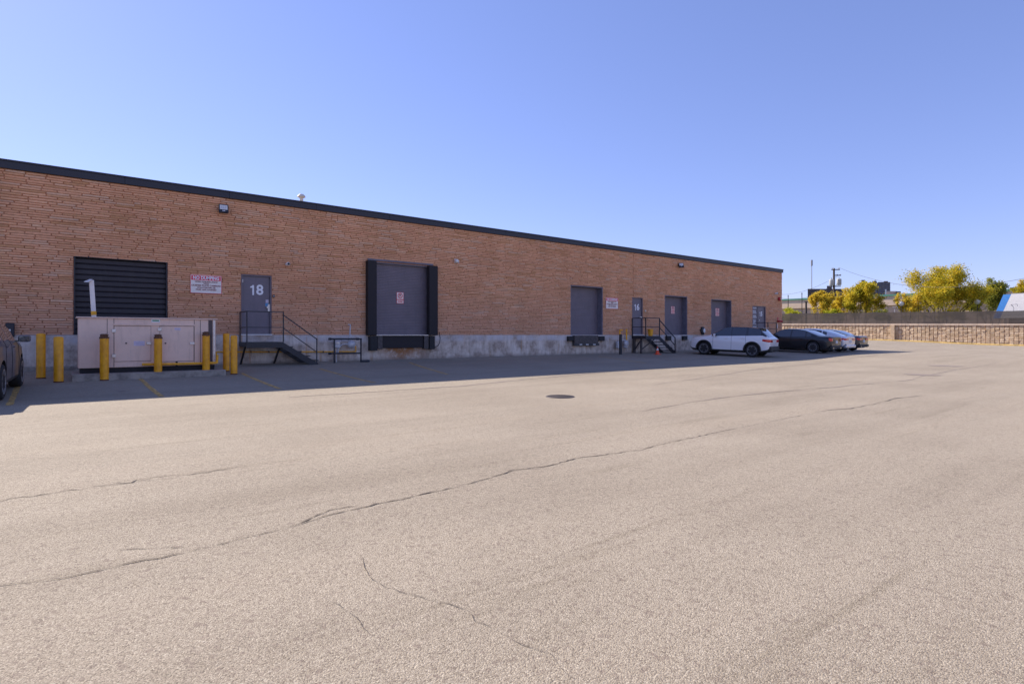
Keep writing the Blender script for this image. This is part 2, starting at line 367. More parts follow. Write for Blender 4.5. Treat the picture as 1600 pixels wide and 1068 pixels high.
# ------------------------------------------------------------------ ground
def grid_axis(lo, hi, a, b, step, grow=1.35):
    xs = []; x = a
    while x <= b + 1e-6: xs.append(x); x += step
    s = step; x = xs[0]
    while x > lo: s *= grow; x -= s; xs.insert(0, max(x, lo))
    s = step; x = xs[-1]
    while x < hi: s *= grow; x += s; xs.append(min(x, hi))
    return xs
gx = grid_axis(-900, 1500, -6, 90, 0.75); gy = grid_axis(-900, 1500, -6, 36, 0.5)
mb = MB(); mb.v = [(x, y, gz(x, y)) for y in gy for x in gx]
nx = len(gx)
mb.f = [(j*nx+i, j*nx+i+1, (j+1)*nx+i+1, (j+1)*nx+i) for j in range(len(gy)-1) for i in range(nx-1)]
ground = mb.build('ground', 'asphalt', smooth=True); tag(ground, kind='structure')

def strip(path, widths, lift=0.004, name='asphalt_crack', mat='crack', wob=0.0):
    """a narrow ribbon that follows the tarmac"""
    pts = [Vector((p[0], p[1])) for p in path]; vs = []; fs = []
    for i, p in enumerate(pts):
        a = pts[max(0, i-1)]; b = pts[min(len(pts)-1, i+1)]; d = (b - a).normalized(); nrm = Vector((-d.y, d.x))
        wd = widths[i] / 2
        for sg in (-1, 1):
            q = p + nrm * sg * wd * (1 + random.uniform(-wob, wob)); vs.append((q.x, q.y, gz(q.x, q.y) + lift))
    for i in range(len(pts)-1): fs.append((2*i, 2*i+1, 2*i+3, 2*i+2))
    return MB().add(vs, fs).build(name, mat, ground)
def crack(px_pts, w0=0.02, step=0.06, jit=0.012, name='asphalt_crack', mat='crack', lift=0.005):
    P = [G(*p).to_2d() for p in px_pts]; path = []
    for a, b in zip(P, P[1:]):
        n = max(1, int((b - a).length / step)); d = (b - a); nr = Vector((-d.y, d.x)).normalized()
        for i in range(n):
            path.append(a + d * i / n + nr * max(-2, min(2, random.gauss(0, 1))) * jit * .7)
    path.append(P[-1]); n = len(path)
    ph = random.uniform(0, 9); sc_ = step / .10
    wd = [w0 * random.uniform(0.1, 1.25) * (0.85 + .45 * max(0, math.sin(ph + i * sc_ * .23) * math.sin(ph + i * sc_ * .071) + .55)) * min(1, .2 + 6 * min(i, n-1-i) / n) for i in range(n)]
    strip(path, wd, lift, name, mat, 0.3)
random.seed(21)
crack([(-250,955),(-100,930),(0,915),(100,903),(200,880),(250,872),(330,853),(400,836),(430,830),(480,815),(520,803),(600,785),(660,772),(700,764),(760,748),(800,735),(860,727),(900,716),(960,708),(1000,703),(1040,692),(1080,684),(1135,672),(1195,660)], 0.013)
crack([(440,800+28),(480,812),(515,797),(560,790)], 0.009); crack([(780,742),(805,733),(850,731)], 0.009)
crack([(180,860),(240,855),(290,855)], 0.006)
crack([(-200,812),(-80,793),(0,782),(80,770),(170,757),(260,747),(330,735),(400,728)], 0.013, jit=0.03); crack([(150,762),(240,746),(300,741),(370,730)], 0.010, jit=0.03)
crack([(1195,660),(1235,652),(1270,646)], 0.010, 0.12)
crack([(1270,645),(1300,640),(1330,638),(1370,630),(1400,622),(1450,617)], 0.022, 0.2)
crack([(565,870),(575,900),(600,915),(640,928),(700,943),(730,953),(742,970),(770,980),(800,998),(830,1012),(860,1022),(872,1040),(900,1062)], 0.0042, 0.05, 0.006)
crack([(508,935),(530,945),(555,965),(580,995)], 0.003, 0.05, 0.005); crack([(722,985),(740,977)], 0.004, 0.04, 0.004)
# long paving seams, darkened
crack([(1000,643),(1080,628),(1160,617),(1240,610),(1330,602),(1420,594),(1440,588),(1470,582),(1503,576),(1560,566)], 0.055, 0.4, 0.03, 'paving_seam', 'tar_patch')
crack([(1020,601),(1100,590),(1180,577),(1280,567),(1330,560),(1400,552),(1440,545)], 0.06, 0.5, 0.03, 'paving_seam', 'tar_patch')
crack([(450,620),(600,611),(720,603),(850,590),(960,580)], 0.12, 0.4, 0.05, 'paving_seam', 'tar_patch')
def patch(cx, cy, rx, ry, name='tar_patch'):
    c = G(cx, cy); n = 18; vs = [(c.x, c.y, gz(c.x, c.y) + 0.008)]
    for i in range(n):
        t = 2*math.pi*i/n; k = random.uniform(.75, 1.1); x = c.x + rx*k*math.cos(t); y = c.y + ry*k*math.sin(t); vs.append((x, y, gz(x, y) + 0.008))
    MB().add(vs, [(0, 1+i, 1+(i+1) % n) for i in range(n)]).build(name, 'tar_patch', ground)
patch(1441, 585.5, 0.42, 0.55); patch(1474, 571.5, 0.5, 0.7); patch(189, 611, 0.10, 0.12)
# worn yellow bay lines, square to the wall
for (ax, ay), (bx, by) in (((29,601.6),(14.6,633)), ((220,592),(253,620)), ((378,583),(438,607.5)), ((500,576),(586,598)), ((640,566),(700,585)), ((935,556),(1010,567))):
    a = G(ax, ay).to_2d(); b = G(bx, by).to_2d(); d = b - a
    strip([a + d*i/12 for i in range(13)], [0.105]*13, 0.006, 'bay_line', 'worn_yellow_line', 0.15)

# ------------------------------------------------------------------ warehouse
XL, XR = -26.0, WX(1222)
Z0 = EYE                                              # top of the concrete plinth
ZR, ZF = EYE + 5.06, EYE + 4.80                       # roof edge, lower edge of the fascia
wh = thing('warehouse', (0, YW, 0), 'long single storey warehouse of tan ledge brick with dark roof edge', 'building')
OFF = (0, YW, 0)
def wpart(mb_, name, mat, **kw): return mb_.build(name, mat, kw.pop('parent', wh), off=OFF, **kw)
# openings: x0, x1, z0, z1, recess
op = {}
op['roller'] = (WX(115), WX(262), Z0, WZ(115, 399), 0.12)
op['d18'] = (WX(377), WX(424.5), Z0 - 0.0, WZ(377, 428), 0.10)
op['dock1'] = (WX(583), WX(675), Z0, WZ(583, 408.5), 0.10)
op['dock2'] = (WX(892), WX(942), Z0 - 0.02, WZ(892, 445), 0.34)
op['d16'] = (WX(988), WX(1004.5), Z0, WZ(988, 464), 0.10)
op['dock3'] = (WX(1039), WX(1074), Z0 - 0.02, WZ(1039, 461), 0.34)
op['dock4'] = (WX(1111.5), WX(1143), Z0 - 0.02, WZ(1111.5, 467), 0.34)
op['d15'] = (WX(1176), WX(1196.5), Z0 - 0.3, WZ(1176, 477.5), 0.10)
ops = sorted(op.values())
TH = 0.36
mb = MB(); x = XL; yb = YW + 0.018
for (a, b, z0, z1, rec) in ops:
    mb.box(x, a, yb, YW + TH, Z0, ZF)
    mb.box(a, b, yb, YW + TH, z1, ZF); x = b
mb.box(x, XR - 0.03, yb, YW + TH, Z0, ZF)
wpart(mb, 'wall', 'mortar')
mb = MB().box(XR - 0.35, XR - 0.03, YW + TH, YW + 40, -0.6, ZF).box(XL, XL + .3, YW + TH, YW + 40, -0.6, ZF).box(XL, XR - 0.03, YW + 40, YW + 40.3, -0.6, ZF)
wpart(mb, 'wall', 'mortar')
mb = MB().box(XL + 0.3, XR - 0.35, YW + TH, YW + 40, ZF - 0.1, ZF + 0.05); wpart(mb, 'roof', 'roof_gravel')
# joint over the small door: a gap left in the brick courses
XJ = WX(989.5)
# plinth
mb = MB(); x = XL
for (a, b, z0, z1, rec) in [op['d15']]:
    mb.box(x, a, YW - 0.012, YW + TH, -0.8, Z0 - 0.002); mb.box(a, b, YW - 0.012, YW + TH, -0.8, z0); x = b
mb.box(x, XR, YW - 0.012, YW + TH, -0.8, Z0 - 0.002); wpart(mb, 'concrete_plinth', 'plinth_concrete')
# low ledge at the foot, left end
mb = MB().box(WX(-20), WX(112), YW - 0.30, YW - 0.012, -0.3, 0.10); wpart(mb, 'footing_ledge', 'pad_concrete', bevel=0.01)
# bricks
random.seed(5)
variants = []
def brick_verts(l, h, yf, seedj=0.006):
    c = 0.006; e = min(0.012, l * .1)
    j = [random.uniform(-seedj, seedj) for _ in range(4)]
    return [(0, 0.04, 0), (l, 0.04, 0), (l, 0.04, h), (0, 0.04, h),
            (e * random.uniform(.3, 1.2), yf + j[0], c * random.uniform(.2, 1.6)), (l - e * random.uniform(.3, 1.2), yf + j[1], c * random.uniform(.2, 1.6)),
            (l - e * random.uniform(.3, 1.2), yf + j[2], h - c * random.uniform(.2, 1.4)), (e * random.uniform(.3, 1.2), yf + j[3], h - c * random.uniform(.2, 1.4))]
BF = [(4,5,6,7), (0,1,5,4), (1,2,6,5), (2,3,7,6), (3,0,4,7)]
bricks = []
z = Z0 + 0.004
while z < ZF - 0.03:
    h = random.choice((0.064, 0.070, 0.074, 0.080)); h = min(h, ZF - z - 0.004)
    x = XL + random.uniform(-0.3, 0)
    while x < XR:
        l = random.choice((0.22, 0.34, 0.45, 0.5, 0.58, 0.66, 0.74)) * random.uniform(.88, 1.12)
        x1 = min(x + l, XR)
        segs = [(max(x, XL), x1)]
        for (a, b, z0, z1, rec) in ops:                # trim at openings
            if z + h > z0 + 0.01 and z < z1 - 0.02:
                ns = []
                for (p, q) in segs:
                    if q <= a or p >= b: ns.append((p, q))
                    else:
                        if p < a: ns.append((p, a + random.uniform(-.012, .006)))
                        if q > b: ns.append((b + random.uniform(-.006, .012), q))
                segs = ns
        if z > op['d16'][3]:
            ns = []
            for (p, q) in segs:
                if p < XJ - .02 and q > XJ + .02: ns += [(p, XJ - 0.014), (XJ + 0.014, q)]
                else: ns.append((p, q))
            segs = ns
        for (p, q) in segs:
            if q - p > 0.03: bricks.append((p, z, q - p - random.uniform(.008, .014), h - random.uniform(0.010, 0.018), random.uniform(-0.016, 0.008)))
        x += l
    z += h
def bsize(b):
    x = b[0] + b[2]/2; t = x * FX + YW * FY; u = (x * FY - YW * FX) / t; px = CX + u * FPX
    py = HY - (b[1] - EYE) * FPX / t
    if px < 8 or (px < 345 and px > 110 and py > 490): return 0
    return b[2] * (x * 0 + 1) / (t * t)
bricks.sort(key=bsize, reverse=True)
for i in range(8):
    me = bpy.data.meshes.new('brick'); me.from_pydata(brick_verts(1, 0.07, 0, 0.005), [], BF)
    for vtx in me.vertices:
        if vtx.co.y < 0.03:                            # keep the end chamfer small once stretched
            vtx.co.x = 0.03 if vtx.co.x < .5 else 0.97
    me.materials.append(M['ledge_brick']); variants.append(me)
for b in bricks[:300]:
    o = bpy.data.objects.new('brick', random.choice(variants)); col.objects.link(o); o.parent = wh
    o.location = (b[0], b[4], b[1]); o.scale = (b[2], 1, b[3] / 0.07)
mb = MB()
for b in bricks[300:]:
    mb.add([(b[0] + v[0], YW + v[1], b[1] + v[2]) for v in brick_verts(b[2], b[3], b[4])], BF)
o = wpart(mb, 'bricks', 'ledge_brick'); o['kind'] = 'stuff'
# quoin end of the wall
mb = MB(); z = Z0 + 0.004
while z < ZF - 0.06:
    h = random.choice((0.075, 0.085, 0.09)); l = random.uniform(.2, .5); y = YW + 0.02
    while y < YW + 6:
        e = random.uniform(-.01, .012)
        mb.box(XR - 0.035, XR + e, y, y + l, z, z + h - .012); y += l + .012; l = random.uniform(.25, .6)
    z += h
o = wpart(mb, 'end_bricks', 'ledge_brick'); o['kind'] = 'stuff'
# roof edge: metal fascia in lengths
mb = None; x = XL
while x < XR:
    x2 = min(x + 3.05, XR + 0.06)
    m_ = MB().box(x + .003, x2 - .003, YW - 0.07, YW + 0.28, ZF, ZR - 0.05); wpart(m_, 'roof_fascia', 'fascia', bevel=0.004)
    m_ = MB().box(x + .001, x2 - .001, YW - 0.095, YW + 0.30, ZR - 0.05, ZR); wpart(m_, 'roof_coping', 'fascia', bevel=0.006)
    x += 3.05
mb = MB().box(XR - 0.25, XR + 0.06, YW + 0.31, YW + 40.3, ZF, ZR); wpart(mb, 'roof_fascia', 'fascia')

# ---- doors (parts of the building)
def jambs(o_, mat, w_=0.05, key='door_frame', sill=True):
    a, b, z0, z1, rec = o_
    m_ = MB().box(a, a + w_, YW + 0.01, YW + rec + 0.05, z0, z1).box(b - w_, b, YW + 0.01, YW + rec + 0.05, z0, z1).box(a + w_, b - w_, YW + 0.01, YW + rec + 0.05, z1 - w_, z1)
    return wpart(m_, key, mat, bevel=0.004)
# black roller shutter
a, b, z0, z1, rec = op['roller']
fr = jambs(op['roller'], 'shutter_black', 0.04)
rd = wpart(MB().box(a + .04, b - .04, YW + rec + 0.05, YW + rec + 0.08, z0, z1), 'roller_shutter', 'shutter_black')
n = 14; hs = (z1 - 0.04 - z0) / n
slat = MB().prism([(0, 0)], 0, 0) if False else None
smesh = None
for i in range(n):
    zz = z0 + i * hs
    if smesh is None:
        y0 = 0
        m_ = MB().add([(a + .042, 0, 0), (b - .042, 0, 0), (b - .042, -.030, .02), (a + .042, -.030, .02), (a + .042, -.030, hs - .035), (b - .042, -.030, hs - .035), (b - .042, 0, hs - .006), (a + .042, 0, hs - .006)],
                      [(0,1,2,3), (3,2,5,4), (4,5,6,7)])
        o = m_.build('slat', 'shutter_black', rd); smesh = o.data
    else:
        o = bpy.data.objects.new('slat', smesh); col.objects.link(o); o.parent = rd
    o.location = (0, rec + 0.048, zz)
# sectional dock doors
def dock_door(key, label, rib=0.065, npan=5):
    a, b, z0, z1, rec = op[key]
    jambs(op[key], 'frame_grey' if key != 'dock1' else 'frame_grey', 0.05)
    d = wpart(MB().box(a + .05, b - .05, YW + rec + 0.045, YW + rec + 0.08, z0, z1), 'dock_door', 'dock_panel'); d['label'] = label
    hp = (z1 - .05 - z0) / npan; me = None
    for i in range(npan):
        if me is None:
            m_ = MB(); k = int(hp / rib); rh = (hp - .012) / k; pr = [(0.0, 0.0)]
            vs = []; fs = []
            zz = 0.0
            for j in range(k):
                for (dy, dz) in ((0, 0), (-.012, .008), (-.012, rh - .010), (0, rh - .002)):
                    vs += [(a + .052, dy, zz + dz), (b - .052, dy, zz + dz)]
                zz += rh
            for q in range(len(vs) // 2 - 1): fs.append((2*q, 2*q+1, 2*q+3, 2*q+2))
            o = MB().add(vs, fs).build('door_panel', 'dock_panel', d); me = o.data
        else:
            o = bpy.data.objects.new('door_panel', me); col.objects.link(o); o.parent = d
        o.location = (0, rec + 0.043, z0 + i * hp)
    return d
for k_, lb in (('dock1', 'grey dock door between black seal pads'), ('dock2', 'grey dock door without a sign'), ('dock3', 'grey dock door right of the stairs'), ('dock4', 'grey dock door above the white SUV')): dock_door(k_, lb)
# steel doors with painted numbers
def steel_door(key, num, size, xs, npos, label, handles=True, bold=0.012):
    a, b, z0, z1, rec = op[key]
    jambs(op[key], 'door_grey', 0.045)
    d = wpart(MB().box(a + .047, b - .047, YW + rec - 0.02, YW + rec + 0.03, z0 + 0.03, z1 - .047), 'steel_door', 'door_grey', bevel=0.004); d['label'] = label
    s = wpart(MB().box(a - .01, b + .01, YW - 0.04, YW + rec, z0 - 0.01, z0 + 0.028), 'door_sill', 'white_paint')
    number(num, size, 'number_white', d, (npos[0], rec - 0.026, npos[1]), bold)
    return d
d18 = steel_door('d18', '18', 0.50, 1.0, (WX(400.5), WZ(400, 453)), 'grey steel door with white 18')
a, b, z0, z1, rec = op['d18']
xh = WX(420)
def dpart(m_, name, mat, d): return m_.build(name, mat, d, off=OFF, bevel=0.004)
y_ = YW + rec - .02
dpart(MB().box(xh - .02, xh + .055, y_ - .03, y_, WZ(420, 486), WZ(420, 475)), 'latch_plate', 'steel_bright', d18)
dpart(MB().cyl((xh - .03, y_ - .06, WZ(420, 480)), (xh - .03, y_, WZ(420, 480)), .04, 14), 'door_knob', 'steel_bright', d18)
dpart(MB().box(xh - .09, xh + .01, y_ - .006, y_, WZ(420, 473), WZ(420, 468)), 'sticker', 'sticker_lilac', d18)
dpart(MB().box(xh - .10, xh + .01, y_ - .006, y_, WZ(420, 478), WZ(420, 473.4)), 'sticker', 'sticker_blue', d18)
dpart(MB().box(a + .05, a + .075, y_ - .02, y_, WZ(380, 441), WZ(380, 436)), 'hinge', 'steel_bright', d18)
d16 = steel_door('d16', '16', 0.50, 1.0, (WX(996), WZ(996, 480)), 'grey steel door with white 16', bold=0.014)
xh = WX(1001.5); y_ = YW + op['d16'][4] - .02
dpart(MB().cyl((xh, y_ - .08, WZ(1001, 495.5)), (xh, y_, WZ(1001, 495.5)), .05, 12).box(xh - .03, xh + .08, y_ - .09, y_ - .06, WZ(1001, 496.2), WZ(1001, 494.6)), 'door_knob', 'steel_bright', d16)
d15 = steel_door('d15', '15', 0.46, 1.0, (WX(1190), WZ(1190, 490.5)), 'grey steel door with white 15', bold=0.016)
xh = WX(1187); y_ = YW + op['d15'][4] - .02
dpart(MB().cyl((xh, y_ - .07, WZ(1187, 500)), (xh, y_, WZ(1187, 500)), .045, 12), 'door_knob', 'steel_bright', d15)
dpart(MB().box(WX(1184.2), WX(1184.8), y_ - .012, y_, Z0 - .25, op['d15'][3] - .05), 'door_stile', 'seal_black', d15)
# white lettering decals on the fixed panel beside door 15
random.seed(3)
for (pa, pb, rows, wd) in ((479.6, 482.6, 1, 7.0), (484.8, 489.8, 2, 6.6), (492.2, 497.0, 2, 7.2), (499.4, 507.0, 3, 5.4), (509.4, 512.6, 1, 7.0)):
    m_ = MB(); cxp = 1180.3
    for r_ in range(rows):
        ztop = WZ(cxp, pa + (pb - pa) * r_ / rows); zbot = WZ(cxp, pa + (pb - pa) * (r_ + .78) / rows)
        wr = wd * (1 if r_ == rows - 1 else 0.75); xa = WX(cxp - wr/2); xb = WX(cxp + wr/2); n = 7
        for i in range(n):
            x0 = xa + (xb - xa) * i / n; x1 = x0 + (xb - xa) / n * random.uniform(.7, .85)
            s_ = (x1 - x0) * .3
            m_.box(x0, x0 + s_, y_ - .005, y_, zbot, ztop)
            m_.box(x1 - s_, x1, y_ - .004, y_, zbot, ztop)
            q = random.choice((0, .4, .8)); m_.box(x0, x1, y_ - .0045, y_, zbot + (ztop - zbot) * q, zbot + (ztop - zbot) * (q + .2))
    dpart(m_, 'white_decal', 'number_white', d15)

# ---- dock 1: seal pads, bumpers, leveller
yp = YW - 0.26
def seal(pxa, pxb, topy, botz, name='dock_seal', mat='seal_black', yp=yp):
    xa, xb = WX(pxa, yp), WX(pxb, yp)
    wpart(MB().box(xa, xb, yp, YW - 0.014, botz, WZ((pxa + pxb) / 2, topy, yp)), name, mat, bevel=0.02)
    return xa, xb
sa = seal(575, 589, 406.8, Z0 - 0.02); sb = seal(671, 684.5, 415.2, Z0 - 0.02)
wpart(MB().box(WX(579, yp), WX(590.5, yp), yp + .02, YW - .014, WZ(585, 547.5, yp), Z0 - .05), 'dock_bumper', 'rubber', bevel=.012)
wpart(MB().box(WX(672, yp), WX(680, yp), yp + .02, YW - .014, WZ(676, 545.5, yp), Z0 - .05), 'dock_bumper', 'rubber', bevel=.012)
wpart(MB().box(WX(591.5, yp), WX(599, yp), yp + .06, YW - .014, WZ(595, 545, yp), Z0 - .03), 'dock_bumper', 'brown_steel', bevel=.008)
wpart(MB().box(WX(664, yp), WX(671, yp), yp + .06, YW - .014, WZ(668, 545, yp), Z0 - .03), 'dock_bumper', 'brown_steel', bevel=.008)
wpart(MB().box(WX(600, yp), WX(663.5, yp), yp + .12, YW - .014, WZ(630, 543.5, yp), Z0 - .035), 'dock_leveler', 'seal_black', bevel=.008)
wpart(MB().box(WX(588, yp), WX(677, yp), yp + .05, YW + .1, Z0 - .028, Z0 + .004), 'dock_plate', 'steel_bright', bevel=.003)
wpart(MB().box(sa[1] - .3, sb[0] + .3, YW - .06, YW - .0145, WZ(583, 407), WZ(583, 404.5)), 'head_flashing', 'frame_grey')
cb = [(WX(685.5), YW - .05, Z0 + .12), (WX(687), YW - .05, Z0 - .15), (WX(686), YW - .05, Z0 - .36), (WX(683), YW - .06, Z0 - .48), (WX(678), YW - .06, Z0 - .56), (WX(664), YW - .05, Z0 - .56)]
wpart(MB().tube(cb, .013, 8), 'cable', 'black_steel', smooth=True)
# dock 2, 3, 4: small bumpers and lips
for (pa, pb, ya, yb_) in ((888.5, 897, 525, 532.5), (936.5, 945, 525, 532.5), (1042.5, 1049, 524.5, 531.5), (1068, 1074.5, 524.5, 531)):
    y1 = YW - .16
    wpart(MB().box(WX(pa, y1), WX(pb, y1), y1, YW - .014, WZ(pa, yb_, y1), WZ(pa, ya, y1)), 'dock_bumper', 'rubber', bevel=.012)
y1 = YW - .20
wpart(MB().box(WX(898, y1), WX(935, y1), y1, YW - .014, WZ(915, 539.5, y1), Z0 - .03), 'dock_leveler', 'brown_steel', bevel=.008)
wpart(MB().box(WX(897, y1), WX(936, y1), y1 - .03, y1, WZ(915, 540, y1), WZ(915, 536.5, y1)), 'lip', 'black_steel', bevel=.005)
for p_ in (907, 917, 928): wpart(MB().box(WX(p_ - 2, y1), WX(p_ + 2, y1), y1 - .035, y1 - .031, WZ(p_, 538.6, y1), WZ(p_, 537.3, y1)), 'lip_mark', 'white_paint')

# ---- things fixed to the wall
def dumping_sign(pxa, pxb, pya, pyb, label, skew=0):
    xa, xb = WX(pxa), WX(pxb); zt, zb = WZ(pxa, pya), WZ(pxa, pyb); cx = (xa + xb) / 2; cz = (zt + zb) / 2; W_, H_ = xb - xa, zt - zb
    t = thing('no_dumping_sign', (cx, YW - .03, cz), label, 'sign', 'no dumping signs on the brick wall')
    MB().box(-W_/2, W_/2, -.01, .012, -H_/2, H_/2).build('board', 'sign_white', t, bevel=.003)
    e = .012
    MB().box(-W_/2, W_/2, -.012, -.0102, H_/2 - e, H_/2).box(-W_/2, W_/2, -.012, -.0102, -H_/2, -H_/2 + e).box(-W_/2, -W_/2 + e, -.012, -.0102, -H_/2 + e, H_/2 - e).box(W_/2 - e, W_/2, -.012, -.0102, -H_/2 + e, H_/2 - e).build('border', 'sign_red', t)
    MB().box(-W_/2 + .03, W_/2 - .03, -.0125, -.0102, H_/2 - .03 - H_ * .24, H_/2 - .03).build('red_band', 'sign_red', t)
    text('lettering', 'NO DUMPING', H_ * .245, 'number_white', t, (0, -.016, H_ * .5 - .03 - H_ * .12), .006, W_ / (H_ * .245) / 7.6)
    for body, zz, sz in (('VIDEO SURVEILLANCE', .13, .085), ('WITH', .03, .08), ('LICENSE PLATE CAMERAS', -.075, .095), ('VIOLATORS WILL BE', -.19, .075), ('FINED AND CHARGED', -.30, .075)):
        text('lettering', body, H_ * sz * 1.25, 'sign_ink', t, (0, -.014, H_ * zz), .002, 1.05)
    return t
dumping_sign(297, 346, 428.5, 457.5, 'large white and red NO DUMPING sign left of door 18')
dumping_sign(946, 965, 464.5, 482, 'NO DUMPING sign on the bricks between the bare dock door and door 16')
def zone_sign(px, pya, pyb, wpx, yd, label):
    zt, zb = WZ(px, pya, yd), WZ(px, pyb, yd); H_ = zt - zb; W_ = WX(px + wpx/2, yd) - WX(px - wpx/2, yd)
    t = thing('loading_zone_sign', (WX(px, yd), yd - .012, (zt + zb)/2), label, 'sign', 'small red and white signs on the dock doors')
    MB().box(-W_/2, W_/2, -.006, .006, -H_/2, H_/2).build('board', 'sign_white', t, bevel=.002)
    e = .014
    MB().box(-W_/2, W_/2, -.008, -.0062, H_/2 - e, H_/2).box(-W_/2, W_/2, -.008, -.0062, -H_/2, -H_/2 + e).box(-W_/2, -W_/2 + e, -.008, -.0062, -H_/2 + e, H_/2 - e).box(W_/2 - e, W_/2, -.008, -.0062, -H_/2 + e, H_/2 - e).build('border', 'sign_red', t)
    r = W_ * .30; zc = H_ * .2; pts = [(r * math.cos(i * math.pi / 10), -.010, zc + r * math.sin(i * math.pi / 10)) for i in range(21)]
    MB().tube(pts, .014, 6).bar((-r * .7, -.010, zc + r * .7), (r * .7, -.010, zc - r * .7), .026, .006).build('prohibition_ring', 'sign_red', t)
    text('lettering', 'P', r * 1.6, 'sign_ink', t, (0, -.008, zc), .004)
    text('lettering', 'LOADING', W_ * .21, 'sign_red', t, (0, -.010, -H_ * .16), .003)
    text('lettering', 'ZONE', W_ * .24, 'sign_red', t, (0, -.010, -H_ * .34), .003)
yd1 = YW + op['dock1'][4] + .03; yd2 = YW + op['dock3'][4] + .03
zone_sign(625, 456.5, 474, 11, yd1, 'LOADING ZONE sign on the dock door between the black seal pads')
zone_sign(1051, 478.5, 490, 5.6, yd2, 'red and white sign on the dock door just right of the stairs')
zone_sign(1120.5, 481.5, 493.5, 5.6, yd2, 'red and white sign on the dock door above the white SUV')
# floodlights
def floodlight(px, py, s, label, tilt, pan):
    t = thing('floodlight', (WX(px), YW - .02, WZ(px, py)), label, 'light', 'floodlights on the brick wall')
    MB().box(-.05, .05, -.04, .0, -s*.2, s*.2).cyl((0, -.04, 0), (0, -.12, 0), .02, 8).build('bracket', 'black_steel', t)
    rot = Matrix.Translation((0, -.16, 0)) @ Matrix.Rotation(pan, 4, 'Z') @ Matrix.Rotation(tilt, 4, 'X')
    def tr(mb_): mb_.v = [tuple(rot @ Vector(v)) for v in mb_.v]; return mb_
    tr(MB().box(-s/2, s/2, -.06, .04, -s/2, s/2)).build('housing', 'black_steel', t, bevel=.015)
    tr(MB().box(-s*.40, s*.40, -.066, -.0605, -s*.15, s*.40)).build('lens', 'lamp_glass', t)
    m_ = MB()
    for i in range(3): m_.box(-s*.3 + i*s*.22, -s*.3 + i*s*.22 + s*.12, -.072, -.0665, -.0, s*.22)
    tr(m_).build('led_module', 'meter_grey', t)
    tr(MB().box(-s*.15, s*.15, -.07, -.0605, -s*.36, -s*.24)).build('badge', 'meter_grey', t)
floodlight(347.5, 328, .30, 'square black floodlight high above the NO DUMPING sign', R(-14), R(-6))
floodlight(1060.5, 415, .30, 'black floodlight near the roof above the two far dock doors', R(-28), R(-40))
t = thing('wall_lamp', (WX(711.5), YW - .01, WZ(711.5, 408)), 'small round white wall lamp right of the dock seal', 'light')
MB().box(-.07, .07, -.03, 0, -.10, .10).build('backplate', 'white_paint', t, bevel=.01)
MB().lathe([(.03, 0), (.085, -.04), (.10, -.10), (.07, -.16), (.02, -.18)], 16, 'y').build('lamp_head', 'lamp_glass', t, smooth=True)
MB().cyl((.11, -.09, .02), (.11, -.09, -.10), .02, 8).build('sensor', 'meter_grey', t)
def camera_(px, py, label, s=1.0):
    t = thing('security_camera', (WX(px), YW - .01, WZ(px, py)), label, 'camera', 'security cameras on the brick wall')
    MB().cyl((0, 0, 0), (0, -.05, 0), .055*s, 12).cyl((0, -.05, 0), (.02, -.10, 0), .02*s, 8).build('mount', 'white_paint', t)
    MB().lathe([(.035*s, -.08), (.062*s, -.10), (.065*s, -.20), (.055*s, -.22)], 14, 'y').build('camera_body', 'white_paint', t, smooth=True)
    MB().lathe([(.045*s, -.219), (.045*s, -.235), (.02*s, -.25)], 12, 'y').build('camera_lens', 'black_steel', t, smooth=True)
camera_(448, 413, 'small white security camera up right of door 18'); camera_(1211, 458.7, 'tiny pale camera near the far corner above the alarm bell', 1.3)
t = thing('door_buzzer', (WX(425.6), YW - .01, WZ(425.6, 462.5)), 'small black intercom box beside door 18', 'intercom')
MB().box(0, .07, -.05, 0, -.05, .05).build('buzzer_case', 'black_steel', t, bevel=.008); MB().cyl((.035, -.05, 0), (.035, -.06, 0), .016, 10).build('button', 'white_paint', t)
t = thing('door_buzzer', (WX(1007.8), YW - .01, WZ(1007.8, 485.5)), 'small cream button box beside door 16', 'intercom')
MB().box(-.05, .05, -.05, 0, -.06, .06).build('buzzer_case', 'cream_plastic', t, bevel=.01); MB().cyl((0, -.05, 0), (0, -.065, 0), .02, 10).build('button', 'white_paint', t)
t = thing('alarm_bell', (WX(1216.5), YW - .01, WZ(1216.5, 467)), 'red alarm bell with a pale face near the far corner', 'alarm')
MB().lathe([(.10, 0), (.15, -.03), (.15, -.14), (.10, -.19)], 18, 'y').build('bell', 'alarm_red', t, smooth=True); MB().lathe([(.09, -.191), (.09, -.21), (.02, -.22)], 14, 'y').build('bell_face', 'cream_plastic', t)
t = thing('fire_connection', (WX(1215), YW - .01, WZ(1215, 501.5)), 'red twin fire hose connection low on the far end of the wall', 'hose connection')
MB().cyl((0, 0, 0), (0, -.18, 0), .09, 12).cyl((0, -.14, 0), (-.16, -.24, -.02), .07, 10).cyl((0, -.14, 0), (.16, -.24, -.02), .07, 10).build('pipe_body', 'alarm_red', t, smooth=True)
MB().box(-.10, .10, -.02, .0, .13, .27).build('plate', 'alarm_red', t); MB().cyl((-.16, -.24, -.02), (-.19, -.26, -.02), .08, 10).cyl((.16, -.24, -.02), (.19, -.26, -.02), .08, 10).build('cap', 'alarm_red', t)
t = thing('wall_notice', (WX(1214.2), YW - .02, WZ(1214.2, 509)), 'small white tag under the red hose connection', 'tag')
MB().box(-.05, .05, -.006, .006, -.16, .16).build('tag_plate', 'white_paint', t)
MB().box(-.03, .03, -.012, -.007, .09, .12).build('tag_mark', 'alarm_red', t)
t = thing('oval_fixture', (WX(1096.5), YW - .01, WZ(1096.5, 516.5)), 'oval black and white fixture on the wall above the SUV bonnet', 'meter box')  # oval wall fixture of unknown use
